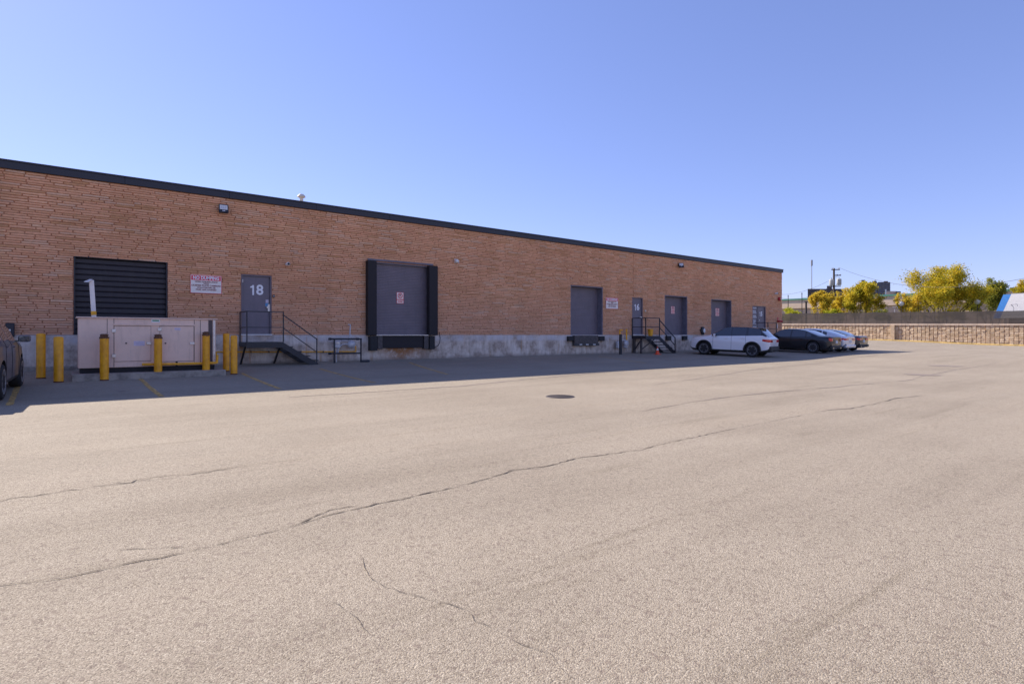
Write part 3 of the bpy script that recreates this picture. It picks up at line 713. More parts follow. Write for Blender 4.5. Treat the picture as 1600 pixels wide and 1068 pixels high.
MB().lathe([(.14, 0), (.20, -.03), (.20, -.10), (.12, -.15)], 20, 'y').build('case', 'black_steel', t, smooth=True); m_ = MB().lathe([(.10, -.13), (.11, -.16), (.06, -.19)], 18, 'y', (.05, 0, 0)); m_.build('oval_cover', 'white_paint', t, smooth=True)
t.scale = (1, 1, 1.35)
t = thing('wall_cabinet', (WX(16), YW, WZ(16, 526)), 'dark blue cabinet on the wall behind the grey SUV mirror', 'cabinet')
w_ = WX(23) - WX(9); MB().box(-w_/2, w_/2, -.14, -.015, 0, .40).build('cabinet_body', 'fascia', t, bevel=.01)
MB().box(-w_/2 + .02, w_/2 - .02, -.148, -.1402, .02, .38).build('cabinet_door', 'fascia', t, bevel=.003); MB().box(-.02, .02, -.16, -.1482, .17, .22).build('latch', 'steel_bright', t)
# vent on the roof
tv = 27.0; yv = YW + 2.2
t = thing('roof_vent', (WX(471, yv), yv, ZF + .05), 'cream capped vent pipe poking up above the roof edge', 'vent')
zt = WZ(471, 303.5, yv) - ZF - .05
MB().cyl((0, 0, 0), (0, 0, zt - .14), .075, 14).build('vent_pipe', 'cream_plastic', t, smooth=True)
MB().lathe([(.10, zt - .15), (.165, zt - .12), (.15, zt - .06), (.08, zt)], 16).build('vent_cap', 'cream_plastic', t, smooth=True)

# ------------------------------------------------------------------ stairs
def stairs(name, xl, xr, xend, yf, zp, zrail, zmid, label, nst, mat, rail=.035):
    """landing against the wall with a flight running down along it to the right"""
    gzv = gz(xend, yf)
    t = thing(name, (xl, yf, 0), label, 'stairs', 'black steel stairs up to the doors'); O = (xl, yf, 0)
    yb_ = YW - .03
    def P(m_, n_, mt=mat, **k): return m_.build(n_, mt, t, off=O, **k)
    P(MB().box(xl, xr, yf, yb_, zp - .05, zp), 'landing', bevel=.004)
    P(MB().box(xl, xr, yf - .012, yf - .001, zp - .20, zp - .003).box(xl - .012, xl - .001, yf, yb_, zp - .16, zp - .003), 'skirt_beam')
    # posts
    for (x, y) in ((xl + .02, yb_ - .03), (xl + .02, yf + .02), (xr, yf + .02)):
        P(MB().bar((x, y, zp), (x, y, zrail + .001), rail), 'post')
    run = xend - xr; top = Vector((xr, yf, zp)); bot = Vector((xend, yf, gzv)); slope = (bot - top) / run
    P(MB().bar((xend - .04, yf + .02, gzv), (xend - .04, yf + .02, zp + slope.z * (run - .04) + (zrail - zp) * .88), rail), 'post')
    P(MB().bar((xl + .02, yb_ - .03, zrail), (xl + .02, yf + .02, zrail), rail).bar((xl + .02, yf + .02, zrail), (xr, yf + .02, zrail), rail).bar((xr, yf + .02, zrail - .10), (xend - .02, yf + .02, zp + slope.z * (run - .02) + (zrail - zp) * .86), rail), 'handrail')
    P(MB().bar((xl + .02, yb_ - .03, zmid), (xl + .02, yf + .02, zmid), rail * .8).bar((xl + .02, yf + .02, zmid), (xr, yf + .02, zmid), rail * .8).bar((xr, yf + .02, zmid - .02), (xend - .04, yf + .02, zp + slope.z * (run - .04) + (zmid - zp) * .85), rail * .8), 'middle_rail')
    for y in (yf, yb_ - .12):
        a = Vector((xr - .02, y, zp - .11)); b = Vector((xend, y, gzv + .02))
        P(MB().prism([(a.x, a.z + .10), (a.x, a.z - .12), (b.x - .30, b.z - .02), (b.x, b.z - .02), (b.x, b.z + .04)], y, y + .035), 'stringer')
    for i in range(nst):
        x = xr + run * (i + .4) / (nst + .0); z = zp + (gzv - zp) * (i + 1) / (nst + 1)
        P(MB().box(x - .02, x + .22, yf + .036, yb_ - .121, z - .035, z), 'tread', bevel=.004)
    return t
yf1 = 20.95
s1 = stairs('access_stairs', WX(385, yf1), WX(443, yf1), WX(497, yf1), yf1, WZ(443, 534, yf1), WZ(443, 487.5, yf1), WZ(443, 511.5, yf1), 'black steel stairs with thin railings below door 18', 4, 'black_steel')
O = s1.location
for (pt, pb_) in (((385.5, 539.5), (374.5, 570.5)), ((439.5, 541), (425.5, 569.5))):
    x = WX(pt[0], yf1); MB().bar((x, yf1 + .05, WZ(pt[0], pt[1], yf1) + .1), (x + .02, YW - .08, .0), .055).build('brace', 'black_steel', s1, off=O)
yf2 = 20.95
s2 = stairs('access_stairs', WX(1009, yf2), WX(1031, yf2), WX(1056, yf2), yf2, WZ(1020, 524.5, yf2), WZ(1010, 496.5, yf2), WZ(1010, 510.5, yf2), 'black steel stairs with yellow bucket below door 16', 5, 'black_steel', .045)
O = s2.location
xl2 = WX(1009, yf2)
g_ = gz(xl2, 21.5)
MB().box(xl2 + .0, xl2 + .13, YW - .22, YW - .09, g_, Z0 - .12).build('leg', 'brown_steel', s2, off=O, bevel=.004)
MB().box(xl2 + .0, xl2 + .10, yf2 + .32, yf2 + .42, g_, Z0 - .12).build('leg', 'brown_steel', s2, off=O, bevel=.004)
MB().bar((xl2 + .05, yf2 + .36, Z0 - .25), (xl2 + .06, YW - .16, g_ + .15), .05).build('brace', 'black_steel', s2, off=O)
MB().bar((xl2 + .9, yf2 + .1, Z0 - .25), (xl2 + .06, yf2 + .40, g_ + .2), .05).build('brace', 'black_steel', s2, off=O)
# bucket on the landing
xb_ = WX(1017.5, 21.2); zl = WZ(1020, 524.5, yf2)
t = thing('bucket', (xb_, 21.25, zl), 'yellow plastic bucket standing on the landing of door 16', 'bucket')
MB().lathe([(.125, 0), (.155, .33), (.165, .33), (.165, .36)], 18).build('bucket_body', 'gas_yellow', t, smooth=True)
MB().lathe([(.168, .36), (.168, .385), (.14, .39)], 18).build('lid', 'gas_yellow', t, smooth=True)
MB().tube([(.17 * math.cos(a_), -.17 * abs(math.sin(a_)) * .3 - .02, .34 - .22 * math.sin(a_)) for a_ in [i * math.pi / 10 for i in range(11)]], .006, 6).build('handle', 'black_steel', t)
# traffic cone
p = G(1027.3, 553.6)
t = thing('traffic_cone', p, 'orange traffic cone with white band at the foot of the stairs', 'cone')
MB().box(-.16, .16, -.16, .16, 0, .03).build('base', 'cone_orange', t, bevel=.01)
def cz_(h): return .115 - .09 * h / .45
MB().lathe([(cz_(0), .03), (cz_(.24), .24)], 18).build('cone_body', 'cone_orange', t, smooth=True)
MB().lathe([(cz_(.24), .2401), (cz_(.36), .36)], 18).build('reflective_band', 'white_paint', t, smooth=True)
MB().lathe([(cz_(.36), .3601), (cz_(.45), .45)], 18).build('cone_tip', 'cone_orange', t, smooth=True)
# railing by door 15
yr = YW - 1.0
xa, xb = WX(1200, yr) + 0.9, WX(1212, yr) + 1.5
xa, xb = WX(1200, yr), WX(1213, yr)
t = thing('landing_railing', (xa, yr, 0), 'thin dark railing beside door 15 at the far corner', 'railing')
zz0, zz1 = gz(xa, yr), WZ(1206, 504, yr); zm = WZ(1206, 513.5, yr); O = t.location
for x in (xa, (xa), xb): pass
for x in (xa, xb): MB().bar((x, yr, zz0), (x, yr, zz1), .05).build('post', 'black_steel', t, off=O)
MB().bar((xa, yr, zz1), (xb, yr, zz1), .045).bar((xa, yr, zz1), (xa, YW - .03, zz1), .045).build('handrail', 'black_steel', t, off=O)
MB().bar((xa, yr, zm), (xb, yr, zm), .04).build('middle_rail', 'black_steel', t, off=O)
MB().box(WX(1178), xb, yr, YW - .02, op['d15'][2] - .12, op['d15'][2] - .04).build('landing', 'brown_steel', t, off=O)

# ------------------------------------------------------------------ gas meters and pipes
t = thing('gas_meter', (WX(540), YW, 0), 'grey gas meter and regulator on the plinth left of the seal pads', 'gas meter'); O = t.location
def Q(px, py, y): return Vector((WX(px, y), y, WZ(px, py, y)))
ym = YW - .22
c = Q(549, 538, ym)
MB().lathe([(.05, -.02), (.13, .01), (.16, .06), (.13, .11), (.05, .13)], 18, 'y', (c.x, c.y - .08, c.z)).build('regulator', 'meter_grey', t, smooth=True, off=O)
c2 = Q(526, 537, ym)
MB().box(c2.x - .10, c2.x + .13, ym - .08, ym + .12, c2.z - .17, c2.z + .13).build('meter_body', 'meter_grey', t, off=O, bevel=.04)
MB().box(c2.x - .05, c2.x + .07, ym - .10, ym - .081, c2.z, c2.z + .09).build('meter_dial', 'steel_bright', t, off=O, bevel=.01)
MB().tube([Q(528, 551, ym), Q(528, 545, ym), Q(534, 538, ym), Q(543, 537.5, ym)], .028, 10).tube([Q(525.5, 575, ym) , Q(525.5, 546, ym)], .022, 8).tube([Q(534, 532, ym), Q(546, 530.5, ym), Q(547.5, 507, ym)], .024, 10).build('pipe', 'meter_grey', t, off=O, smooth=True)
MB().cyl(Q(544, 507, ym), Q(547.5, 507, ym), .022, 8).cyl(Q(547.5, 522, ym), Q(547.5, 525.5, ym), .045, 10).build('vent_head', 'meter_grey', t, off=O)
MB().tube([Q(552.5, 541, ym), Q(556, 541, ym), Q(556, 549, ym), Q(535, 549.2, ym)], .022, 8).build('yellow_pipe', 'gas_yellow', t, off=O)
# long yellow line along the plinth
yy = YW - .10
t = thing('gas_pipe', (WX(345), yy, 0), 'long thin yellow gas pipe running along the plinth behind the stairs', 'pipe'); O = t.location
pts = [Q(556, 549, yy), Q(460, 549.3, yy), Q(400, 549.5, yy), Q(338, 549.5, yy), Q(338, 556, yy)]
MB().tube(pts, .024, 10).build('pipe', 'gas_yellow', t, off=O, smooth=True)
for px in (352, 392, 420, 470, 505):
    q = Q(px, 549.4, yy); MB().box(q.x - .015, q.x + .015, yy - .03, YW - .013, q.z - .035, q.z + .035).build('clamp', 'black_steel', t, off=O)
# guard frame in front of the meter
yg = YW - .62
t = thing('pipe_guard', (WX(543, yg), yg, 0), 'black pipe guard frame standing in front of the gas meter', 'guard rail'); O = t.location
gg = gz(WX(543, yg), yg)
def QG(px, py): return Q(px, py, yg)
for px in (522.5, 564):
    q = QG(px, 529.3); MB().cyl((q.x, yg, gg), (q.x, yg, q.z), .032, 10).build('post', 'black_steel', t, off=O, smooth=True)
MB().tube([QG(514, 529.3), QG(565, 529.3)], .034, 10).build('rail', 'black_steel', t, off=O, smooth=True)
MB().tube([QG(514, 552), QG(563, 551.5)], .030, 10).build('rail', 'black_steel', t, off=O, smooth=True)
for (px, py) in ((515.5, 529.3), (558.5, 529.3), (515.5, 552)):
    q = QG(px, py); MB().cyl((q.x - .05, yg, q.z), (q.x + .05, yg, q.z), .05, 10).build('coupling', 'black_steel', t, off=O)
q = QG(569, 564); MB().tube([(QG(564, 564).x, yg, q.z), (QG(577, 564).x, yg, q.z)], .05, 10).build('foot', 'black_steel', t, off=O, smooth=True)
# meter 2
p = Q(969.7, 540, YW - .75); 
t = thing('black_bollard', (p.x, p.y, gz(p.x, p.y)), 'black steel bollard guarding the small gas meter by door 16', 'bollard')
hb = WZ(970, 523, YW - .75) - gz(p.x, p.y)
MB().cyl((0, 0, 0), (0, 0, hb), .085, 16).build('bollard_post', 'black_steel', t, smooth=True); MB().lathe([(.085, hb), (.07, hb + .03), (.02, hb + .045)], 16).build('cap', 'black_steel', t, smooth=True)
t = thing('gas_meter', (WX(978), YW, 0), 'small grey gas meter with two upright yellow pipes by door 16', 'gas meter'); O = t.location
ym = YW - .20
c = Q(978.5, 536, ym)
MB().lathe([(.06, -.08), (.16, -.05), (.19, .02), (.15, .09), (.06, .11)], 18, 'y', (c.x, c.y, c.z)).build('regulator', 'meter_grey', t, smooth=True, off=O)
c = Q(966, 536, ym); MB().box(c.x - .10, c.x + .22, ym - .06, ym + .12, c.z - .28, c.z + .12).build('meter_body', 'meter_grey', t, off=O, bevel=.03)
MB().tube([Q(968.5, 532, ym), Q(968.5, 515.5, ym), Q(972.5, 515.5, ym)], .042, 10).build('yellow_pipe', 'gas_yellow', t, off=O, smooth=True)
MB().tube([Q(979, 531, ym), Q(979, 514, ym)], .048, 10).build('yellow_pipe', 'gas_yellow', t, off=O, smooth=True)
MB().tube([Q(969, 532, ym), Q(978, 531, ym)], .03, 8).tube([Q(974, 541, ym), Q(980, 543, ym)], .035, 8).build('pipe', 'meter_grey', t, off=O, smooth=True)

# ------------------------------------------------------------------ generator
YG = 18.86
xa, xb = WX(122, YG), WX(337, YG); L_ = xb - xa; gzz = gz(1.8, YG)
xpl, ypl = WX(112, 18.45), 18.45; xpr = WX(353, 18.45)
zpad = 0.0
pad = thing('concrete_pad', ((xpl + xpr)/2, ypl, 0), 'low concrete pad carrying the tan generator', 'slab')
MB().box(xpl, xpr, ypl, YG + 1.7, -0.6, zpad + .015).build('slab', 'pad_concrete', pad, off=pad.location, bevel=.015)
gt = thing('generator', (xa, YG, zpad), 'tan metal generator cabinet with two doors on a concrete pad', 'generator'); O = (xa, YG, zpad)
DG = 1.15; zb = WZ(124, 575.5, YG); zt = WZ(122, 496.5, YG)
def gp(m_, n_, mt, **k): return m_.build(n_, mt, gt, off=O, **k)
gp(MB().box(xa + .04, xb - .02, YG + .06, YG + DG - .05, zpad + .0152, zb - .002), 'skid', 'rubber')
gp(MB().box(xa, xb - .0, YG, YG + DG, zb, zt), 'housing', 'generator_tan', bevel=.012)
gp(MB().box(xa - .045, xb + .045, YG - .045, YG + DG + .04, zt + .0005, zt + .035), 'roof_lid', 'generator_tan', bevel=.008)
def gx_(px): return WX(px, YG)
def gz_(px, py): return WZ(px, py, YG)
for px in (167.5, 178, 303.5, 313): gp(MB().box(gx_(px) - .006, gx_(px) + .006, YG - .004, YG + .001, zb + .01, zt - .005), 'panel_seam', 'generator_seam')
gp(MB().box(gx_(177.5), gx_(304), YG - .035, YG - .001, gz_(178, 508) , gz_(178, 505.5)), 'drip_rail', 'generator_tan', bevel=.005)
for (p0, p1) in ((178.5, 235.5), (250, 302.5)):
    z0, z1 = gz_(p0, 564.5), gz_(p0, 509.2)
    gp(MB().box(gx_(p0) - .008, gx_(p1) + .008, YG - .004, YG + .001, z0 - .010, z1 + .008), 'door_gap', 'generator_seam')
    d = gp(MB().box(gx_(p0), gx_(p1), YG - .014, YG - .0041, z0, z1), 'cabinet_door', 'generator_tan', bevel=.004)
    h0 = gx_(p0)
    for py in ((516.5, 555.5) if p0 < 200 else (514.5,)):
        z = gz_(p0, py); MB().box(h0 - .055, h0 + .035, YG - .035, YG - .0145, z - .045, z + .045).build('hinge', 'steel_bright', d, off=O, bevel=.006)
    lx = gx_(p1); z = gz_(p1, 536)
    MB().box(lx - .10, lx + .02, YG - .045, YG - .0145, z - .035, z + .035).build('latch', 'steel_bright', d, off=O, bevel=.008)
    if p0 < 200: MB().box(gx_(209), gx_(226), YG - .017, YG - .0145, gz_(209, 540), gz_(209, 532.5)).build('sticker', 'sticker_lilac', d, off=O)
    else: MB().box(gx_(272.5), gx_(282), YG - .017, YG - .0145, gz_(272, 515.5), gz_(272, 512)).build('sticker', 'sticker_lilac', d, off=O)
    q = gx_(197 if p0 < 200 else 258.5); z = gz_(p0, 536)
    MB().cyl((q, YG - .03, z), (q, YG - .0145, z), .022, 10).build('lock', 'generator_seam', d, off=O)
n_ = gp(MB().box(gx_(236.5), gx_(250), YG - .010, YG - .001, gz_(240, 503.5), gz_(240, 498)), 'name_plate', 'white_paint')
MB().box(gx_(238), gx_(248.5), YG - .012, YG - .0102, gz_(240, 501.6), gz_(240, 499.7)).build('plate_mark', 'sticker_green', n_, off=O)
gp(MB().box(gx_(325.5), gx_(332), YG - .006, YG - .001, gz_(326, 571), gz_(326, 500)), 'louver_recess', 'louver_dark')
z = gz_(326, 571) + .02
while z < gz_(326, 500) - .03:
    gp(MB().box(gx_(326.2), gx_(331.5), YG - .022, YG - .0062, z, z + .012), 'louver_blade', 'generator_seam'); z += .055
gp(MB().box(gx_(333), gx_(335.8), YG - .018, YG - .001, zb + .01, zt - .01), 'corner_trim', 'steel_bright')
# generator's gas feed
t = thing('gas_feed_pipe', (gx_(245), YG - .12, zpad), 'yellow gas pipe along the foot of the generator', 'pipe'); O2 = t.location
yy = YG - .12
def Q3(px, py): return Q(px, py, yy)
MB().tube([Q3(222, 569), Q3(222.6, 569), Q3(280, 568.3), Q3(338, 566.5)], .036, 10).cyl(Q3(338, 566.5), Q3(338.8, 566), .036, 10).tube([Q3(339, 567), Q3(339.5, 554)], .036, 10).build('pipe', 'gas_yellow', t, off=O2, smooth=True)
q = Q3(276, 567.8); MB().cyl((q.x, yy, q.z - .06), (q.x, yy, q.z + .07), .028, 10).build('valve', 'black_steel', t, off=O2)
# vent post behind generator
yv = YG + DG + .35
p0 = Q(146.5, 492, yv); p1 = Q(142.8, 437.5, yv)
t = thing('vent_post', (p0.x, yv, 0), 'pale leaning vent post with flap rising behind the generator', 'vent'); O2 = t.location
d_ = (p1 - p0)
MB().bar(p0 - d_ * 1.55, p1, .115, .115).build('post', 'sign_white', t, off=O2, bevel=.012)
MB().bar(p0 + d_ * .0, p0 + d_ * .11, .125, .125).build('yellow_band', 'gas_yellow', t, off=O2)
MB().add([Q(140, 436.6, yv), Q(144.5, 436.8, yv - .06), Q(138, 440.8, yv - .22), Q(131, 440.3, yv - .14), Q(140, 435.9, yv) , Q(144.5, 436.1, yv - .06), Q(138, 440.1, yv - .22), Q(131, 439.6, yv - .14)], [(0,1,2,3),(7,6,5,4),(0,4,5,1),(1,5,6,2),(2,6,7,3),(3,7,4,0)]).build('flap', 'white_paint', t, off=O2)

# ------------------------------------------------------------------ bollards
def bollard(px, pyb, pyt, label, rust=0, wpx=11.5):
    p = G(px, pyb); t_ = p.x * FX + p.y * FY; h = ZT(pyt, t_) - p.z; r = .5 * wpx * t_ / FPX
    t = thing('yellow_bollard', p, label, 'bollard', 'yellow bollards round the generator and stairs')
    if rust:
        MB().lathe([(r, 0), (r, h - .12)], 20).build('bollard_post', 'bollard_yellow', t, smooth=True)
        m_ = MB().lathe([(r * 1.08, h - .12), (r * 1.05, h - .075), (r * .82, h - .07), (r * .95, h - .02), (r * .5, h)], 16)
        m_.v = [(a + random.uniform(-.008, .008), b + random.uniform(-.008, .008), c + random.uniform(-.007, .007)) for a, b, c in m_.v]
        m_.build('rusty_top', 'bollard_rust', t, smooth=True)
    else:
        MB().lathe([(r, 0), (r, h - .035), (r * .8, h - .01), (r * .3, h)], 22).build('bollard_post', 'bollard_yellow', t, smooth=True)
    MB().lathe([(r * 1.015, -.02), (r * 1.012, .03)], 20).build('rust_ring', 'bollard_rust', t, smooth=True)
random.seed(11)
bollard(64, 591, 520.5, 'plain yellow bollard nearest the grey SUV', wpx=11.8)
bollard(91.5, 597, 525.5, 'plain yellow bollard just left of the generator pad', wpx=12.6)
bollard(163, 594, 521.5, 'rust topped yellow bollard at the left end of the generator', 1, 12)
bollard(247, 590, 522, 'rust topped yellow bollard between the two generator doors', 1, 11)
bollard(322, 586.5, 518, 'rust topped yellow bollard before the generator louvre', 1, 10.5)
bollard(353.5, 580, 520.5, 'yellow bollard at the rear of the pair left of the stairs', 0, 9.5)
bollard(365.5, 584.5, 523.5, 'yellow bollard at the front of the pair left of the stairs', 0, 10)

# ------------------------------------------------------------------ drain
p = G(875, 619.6); rr = .30
t = thing('drain_grate', (p.x, p.y, p.z), 'round rusty iron drain grate set in the sunlit tarmac', 'drain')
MB().lathe([(rr - .03, .0045), (rr - .03, .014), (rr, .014), (rr + .01, .0045)], 32).build('frame_ring', 'bollard_rust', t) if False else None
vs = []; fs = []; n = 36
for i in range(n):
    a_ = 2*math.pi*i/n
    for r_, z_ in ((rr + .015, .004), (rr, .016), (rr - .03, .016), (rr - .03, .006)): vs.append((r_*math.cos(a_), r_*math.sin(a_), z_))
for i in range(n):
    for j in range(3): fs.append((4*i+j, 4*((i+1) % n)+j, 4*((i+1) % n)+j+1, 4*i+j+1))
MB().add(vs, fs).build('frame_ring', 'brown_steel', t, smooth=True)
MB().cyl((0, 0, .002), (0, 0, .006), rr - .03, 32).build('well_shade', 'under_dark', t)  # flat black disc on the tarmac, painted as the shade inside the drain
for i in range(9):
    x = -rr + .06 + i * .06; h = math.sqrt(max(0, (rr - .03)**2 - x*x))
    MB().box(x - .013, x + .013, -h, h, .0062, .015).build('bar', 'brown_steel', t)

# ------------------------------------------------------------------ cars
def interp(tab, s):
    if s <= tab[0][0]: return tab[0][1]
    for (a, va), (b, vb) in zip(tab, tab[1:]):
        if s <= b:
            t = (s - a) / (b - a); return va + (vb - va) * t
    return tab[-1][1]
def smooth_tab(tab, s, k=0.04):
    return (interp(tab, s - k) + 2 * interp(tab, s) + interp(tab, s + k)) / 4
def build_car(c):
    Lc = c['L']; root = thing(c['name'], c['loc'], c['label'], 'car', c.get('group'), c['rz'])
    st = set()
    n = 64
    for i in range(n + 1): st.add(round(Lc * i / n, 3))
    for q in (0.0, .015, .03, .06, .1, Lc - .1, Lc - .05, Lc - .02, Lc): st.add(round(q, 3))
    for r_ in c['panes'] + [c['shield'], c['rearglass']]:
        for q in r_: st.add(round(q, 3))
    st = sorted(st); cl = [st[0]]
    keep = {round(q, 3) for r_ in c['panes'] + [c['shield'], c['rearglass']] for q in r_}
    for q in st[1:]:
        if q - cl[-1] > .012: cl.append(q)
        elif q in keep: cl[-1] = q
    st = cl
    rings = []
    for s in st:
        zb = smooth_tab(c['bot'], s); be = smooth_tab(c['belt'], s); tp = max(smooth_tab(c['top'], s, .05), be + .015); w_ = smooth_tab(c['wid'], s, .03)
        h = tp - be; k = sstep(.05, .33, h); wt = w_ - c['tumble'] * min(1, h / .5)
        zc = zb + c['sill']
        ring = [(0, zb), (w_ - .16, zb), (w_ - .035, zb + .06), (w_ - .012, zc), (w_, zc + .5 * (be - zc)), (w_ - .012, be - .10), (w_ - .06, be),
                (w_ * .80 + (wt - w_ * .80) * k, be + (.60 + .27 * k) * h), (w_ * .66 + (wt - .045 - w_ * .66) * k, be + (.80 + .16 * k) * h), (w_ * .40 + (wt - .25 - w_ * .40) * k, be + (.95 + .045 * k) * h), (0, tp)]
        rings.append(ring)
    nr = len(rings[0]); full = 2 * (nr - 1)
    vs = []
    for s, ring in zip(st, rings):
        y = s - Lc / 2
        vs += [(x, y, z) for x, z in ring] + [(-x, y, z) for x, z in ring[-2:0:-1]]
    names = ['body', 'lower_trim', 'windshield', 'rear_window', 'roof_panel', 'wheel_well'] + ['side_window'] * (2 * len(c['panes']))
    mats = [c['paint'], c['trim'], 'car_glass', 'car_glass', c['roof'], 'under_dark'] + ['car_glass'] * (2 * len(c['panes']))
    fs = []; mi = []
    for j in range(len(st) - 1):
        sm = (st[j] + st[j+1]) / 2
        for i in range(full):
            a = j * full + i; b = j * full + (i + 1) % full; fs.append((a, b, b + full, a + full))
            side = 0 if i < nr - 1 else 1; band = i if side == 0 else full - 1 - i
            m = 0
            if band <= 2: m = 1
            elif band == 6:
                for q, (p0, p1) in enumerate(c['panes']):
                    if p0 < sm < p1: m = 6 + 2 * q + side
                if m == 0 and c['panes'][0][0] - .3 < sm < c['panes'][-1][1] + .1 and c.get('blackpillar'): m = 4
            elif band >= 7:
                if c['shield'][0] < sm < c['shield'][1] and band >= 8: m = 2
                elif c['rearglass'][0] < sm < c['rearglass'][1] and band >= 8: m = 3
                elif c['rearglass'][0] < sm < c['shield'][1]: m = 4
            mi.append(m)
    fs.append(tuple(range(full - 1, -1, -1))); mi.append(0)
    fs.append(tuple(range((len(st)-1)*full, len(st)*full))); mi.append(0)
    me = bpy.data.meshes.new('car_shell'); me.from_pydata(vs, [], fs)
    for m_ in mats: me.materials.append(M[m_])
    for p_, m in zip(me.polygons, mi): p_.material_index = m
    bm = bmesh.new(); bm.from_mesh(me); bmesh.ops.recalc_face_normals(bm, faces=bm.faces); bm.to_mesh(me); bm.free()
    ob = bpy.data.objects.new('car_shell', me); col.objects.link(ob)
    cuts = []
    W0 = c['W'] / 2; rw = c['rw']
    for s in c['axles']:
        cm = MB()
        for sg in (-1, 1): cm.cyl((sg * (W0 - .30), s - Lc/2, rw + .01), (sg * (W0 + .3), s - Lc/2, rw + .01), rw + .055, 28)
        co = cm.build('cut', 'under_dark'); co.data.materials.clear()
        for m_ in mats: co.data.materials.append(M[m_])
        for p_ in co.data.polygons: p_.material_index = 5
        cuts.append(co); md = ob.modifiers.new('cut', 'BOOLEAN'); md.object = co; md.operation = 'DIFFERENCE'; md.solver = 'EXACT'
    dg = bpy.context.evaluated_depsgraph_get(); dg.update()
    res = bpy.data.meshes.new_from_object(ob.evaluated_get(dg))
    for q in cuts + [ob]: bpy.data.objects.remove(q)
    for idx, nm in enumerate(names):
        bm = bmesh.new(); bm.from_mesh(res)
        dead = [f for f in bm.faces if f.material_index != idx]
        bmesh.ops.delete(bm, geom=dead, context='FACES')
        if not bm.faces: bm.free(); continue
        pm = bpy.data.meshes.new(nm)
        for f in bm.faces: f.material_index = 0; f.smooth = True
        bm.to_mesh(pm); bm.free(); pm.materials.append(M[mats[idx]]); pm.set_sharp_from_angle(angle=R(32))
        o = bpy.data.objects.new(nm, pm); col.objects.link(o); o.parent = root
    def ringat(s): return min(range(len(st)), key=lambda i: abs(st[i] - s))
    # door seams
    for s in c['seams']:
        rg = rings[ringat(s)]
        for sg in (-1, 1): MB().tube([(sg * (x + .0005), st[ringat(s)] - Lc/2, z) for x, z in rg[3:7]], .006, 5).build('door_seam', 'under_dark', root)
    # door handles
    for s in c['handles']:
        rg = rings[ringat(s)]; x, z = rg[5]
        for sg in (-1, 1): MB().box(min(sg*(x-.005), sg*(x+.035)), max(sg*(x-.005), sg*(x+.035)), s - Lc/2 - .10, s - Lc/2 + .10, z - .045, z - .015).build('door_handle', c.get('hmat', c['paint']), root, bevel=.008)
    # mirrors
    s = c['mirror']; rg = rings[ringat(s)]; x, z = rg[6]
    for sg in (-1, 1):
        m_ = MB().box(-.11, .11, -.07, .07, -.075, .075); m_.v = [(sg * (x + .17) + a, s - Lc/2 + b, z + .05 + cc) for a, b, cc in m_.v]
        mo = m_.build('mirror', c.get('mmat', c['paint']), root, bevel=.04)
        MB().box(min(sg*(x-.03), sg*(x+.1)), max(sg*(x-.03), sg*(x+.1)), s - Lc/2 - .03, s - Lc/2 + .03, z - .02, z + .015).build('mirror_arm', 'gloss_black', mo)
        MB().box(sg*(x + .17) - .09, sg*(x + .17) + .09, s - Lc/2 - .074, s - Lc/2 - .0702, z - .01, z + .11).build('mirror_glass', 'car_glass', mo)
    # wheels
    tw = .115
    for s in c['axles']:
        for sg in (-1, 1):
            cx_, cy_ = sg * (W0 - tw - .02), s - Lc/2
            wh_ = MB().lathe([(rw*.68, -tw), (rw*.90, -tw), (rw*.985, -tw*.75), (rw, -tw*.4), (rw, tw*.4), (rw*.985, tw*.75), (rw*.90, tw), (rw*.68, tw)], 36, 'x').build('wheel', 'rubber', root, smooth=True)
            wh_.location = (cx_, cy_, rw)
            rm = MB(); xo = sg * (tw + .004); xi = sg * (tw - .05)
            vs = []; fs = []; n = 36
            for i in range(n):
                a_ = 2*math.pi*i/n
                for r_, x_ in ((rw*.70, xo), (rw*.63, xo), (rw*.61, xi)): vs.append((x_, r_*math.cos(a_), r_*math.sin(a_)))
            for i in range(n):
                for j in range(2): fs.append((3*i+j, 3*((i+1) % n)+j, 3*((i+1) % n)+j+1, 3*i+j+1))
            rm.add(vs, fs)
            ns = c['spokes']
            for i in range(ns):
                for da in (-.10, .10):
                    a_ = 2*math.pi*i/ns + .2
                    rm.bar((sg*(tw - .02), rw*.12*math.cos(a_), rw*.12*math.sin(a_)), (sg*(tw - .008), rw*.63*math.cos(a_ + da), rw*.63*math.sin(a_ + da)), rw*.07, .02)
            rm.cyl((sg*(tw-.06), 0, 0), (sg*(tw-.004), 0, 0), rw*.15, 14)
            rm.build('rim', c['rim'], wh_, smooth=True)
            MB().cyl((sg*(tw - .075), 0, 0), (sg*(tw - .06), 0, 0), rw*.62, 24).build('brake_disc', 'under_dark', wh_)
            if c.get('flare'):
                pts = [(sg * (W0 - .005), s - Lc/2 + (rw + .075) * math.cos(a_), rw + .01 + (rw + .075) * math.sin(a_)) for a_ in [math.pi * i / 18 for i in range(-1, 20)]]
                MB().tube(pts, .045, 8).build('wheel_arch', 'cladding', root, smooth=True)
    # rear: lamps, plate, bumper
    def surf(s): return smooth_tab(c['wid'], s, .03)
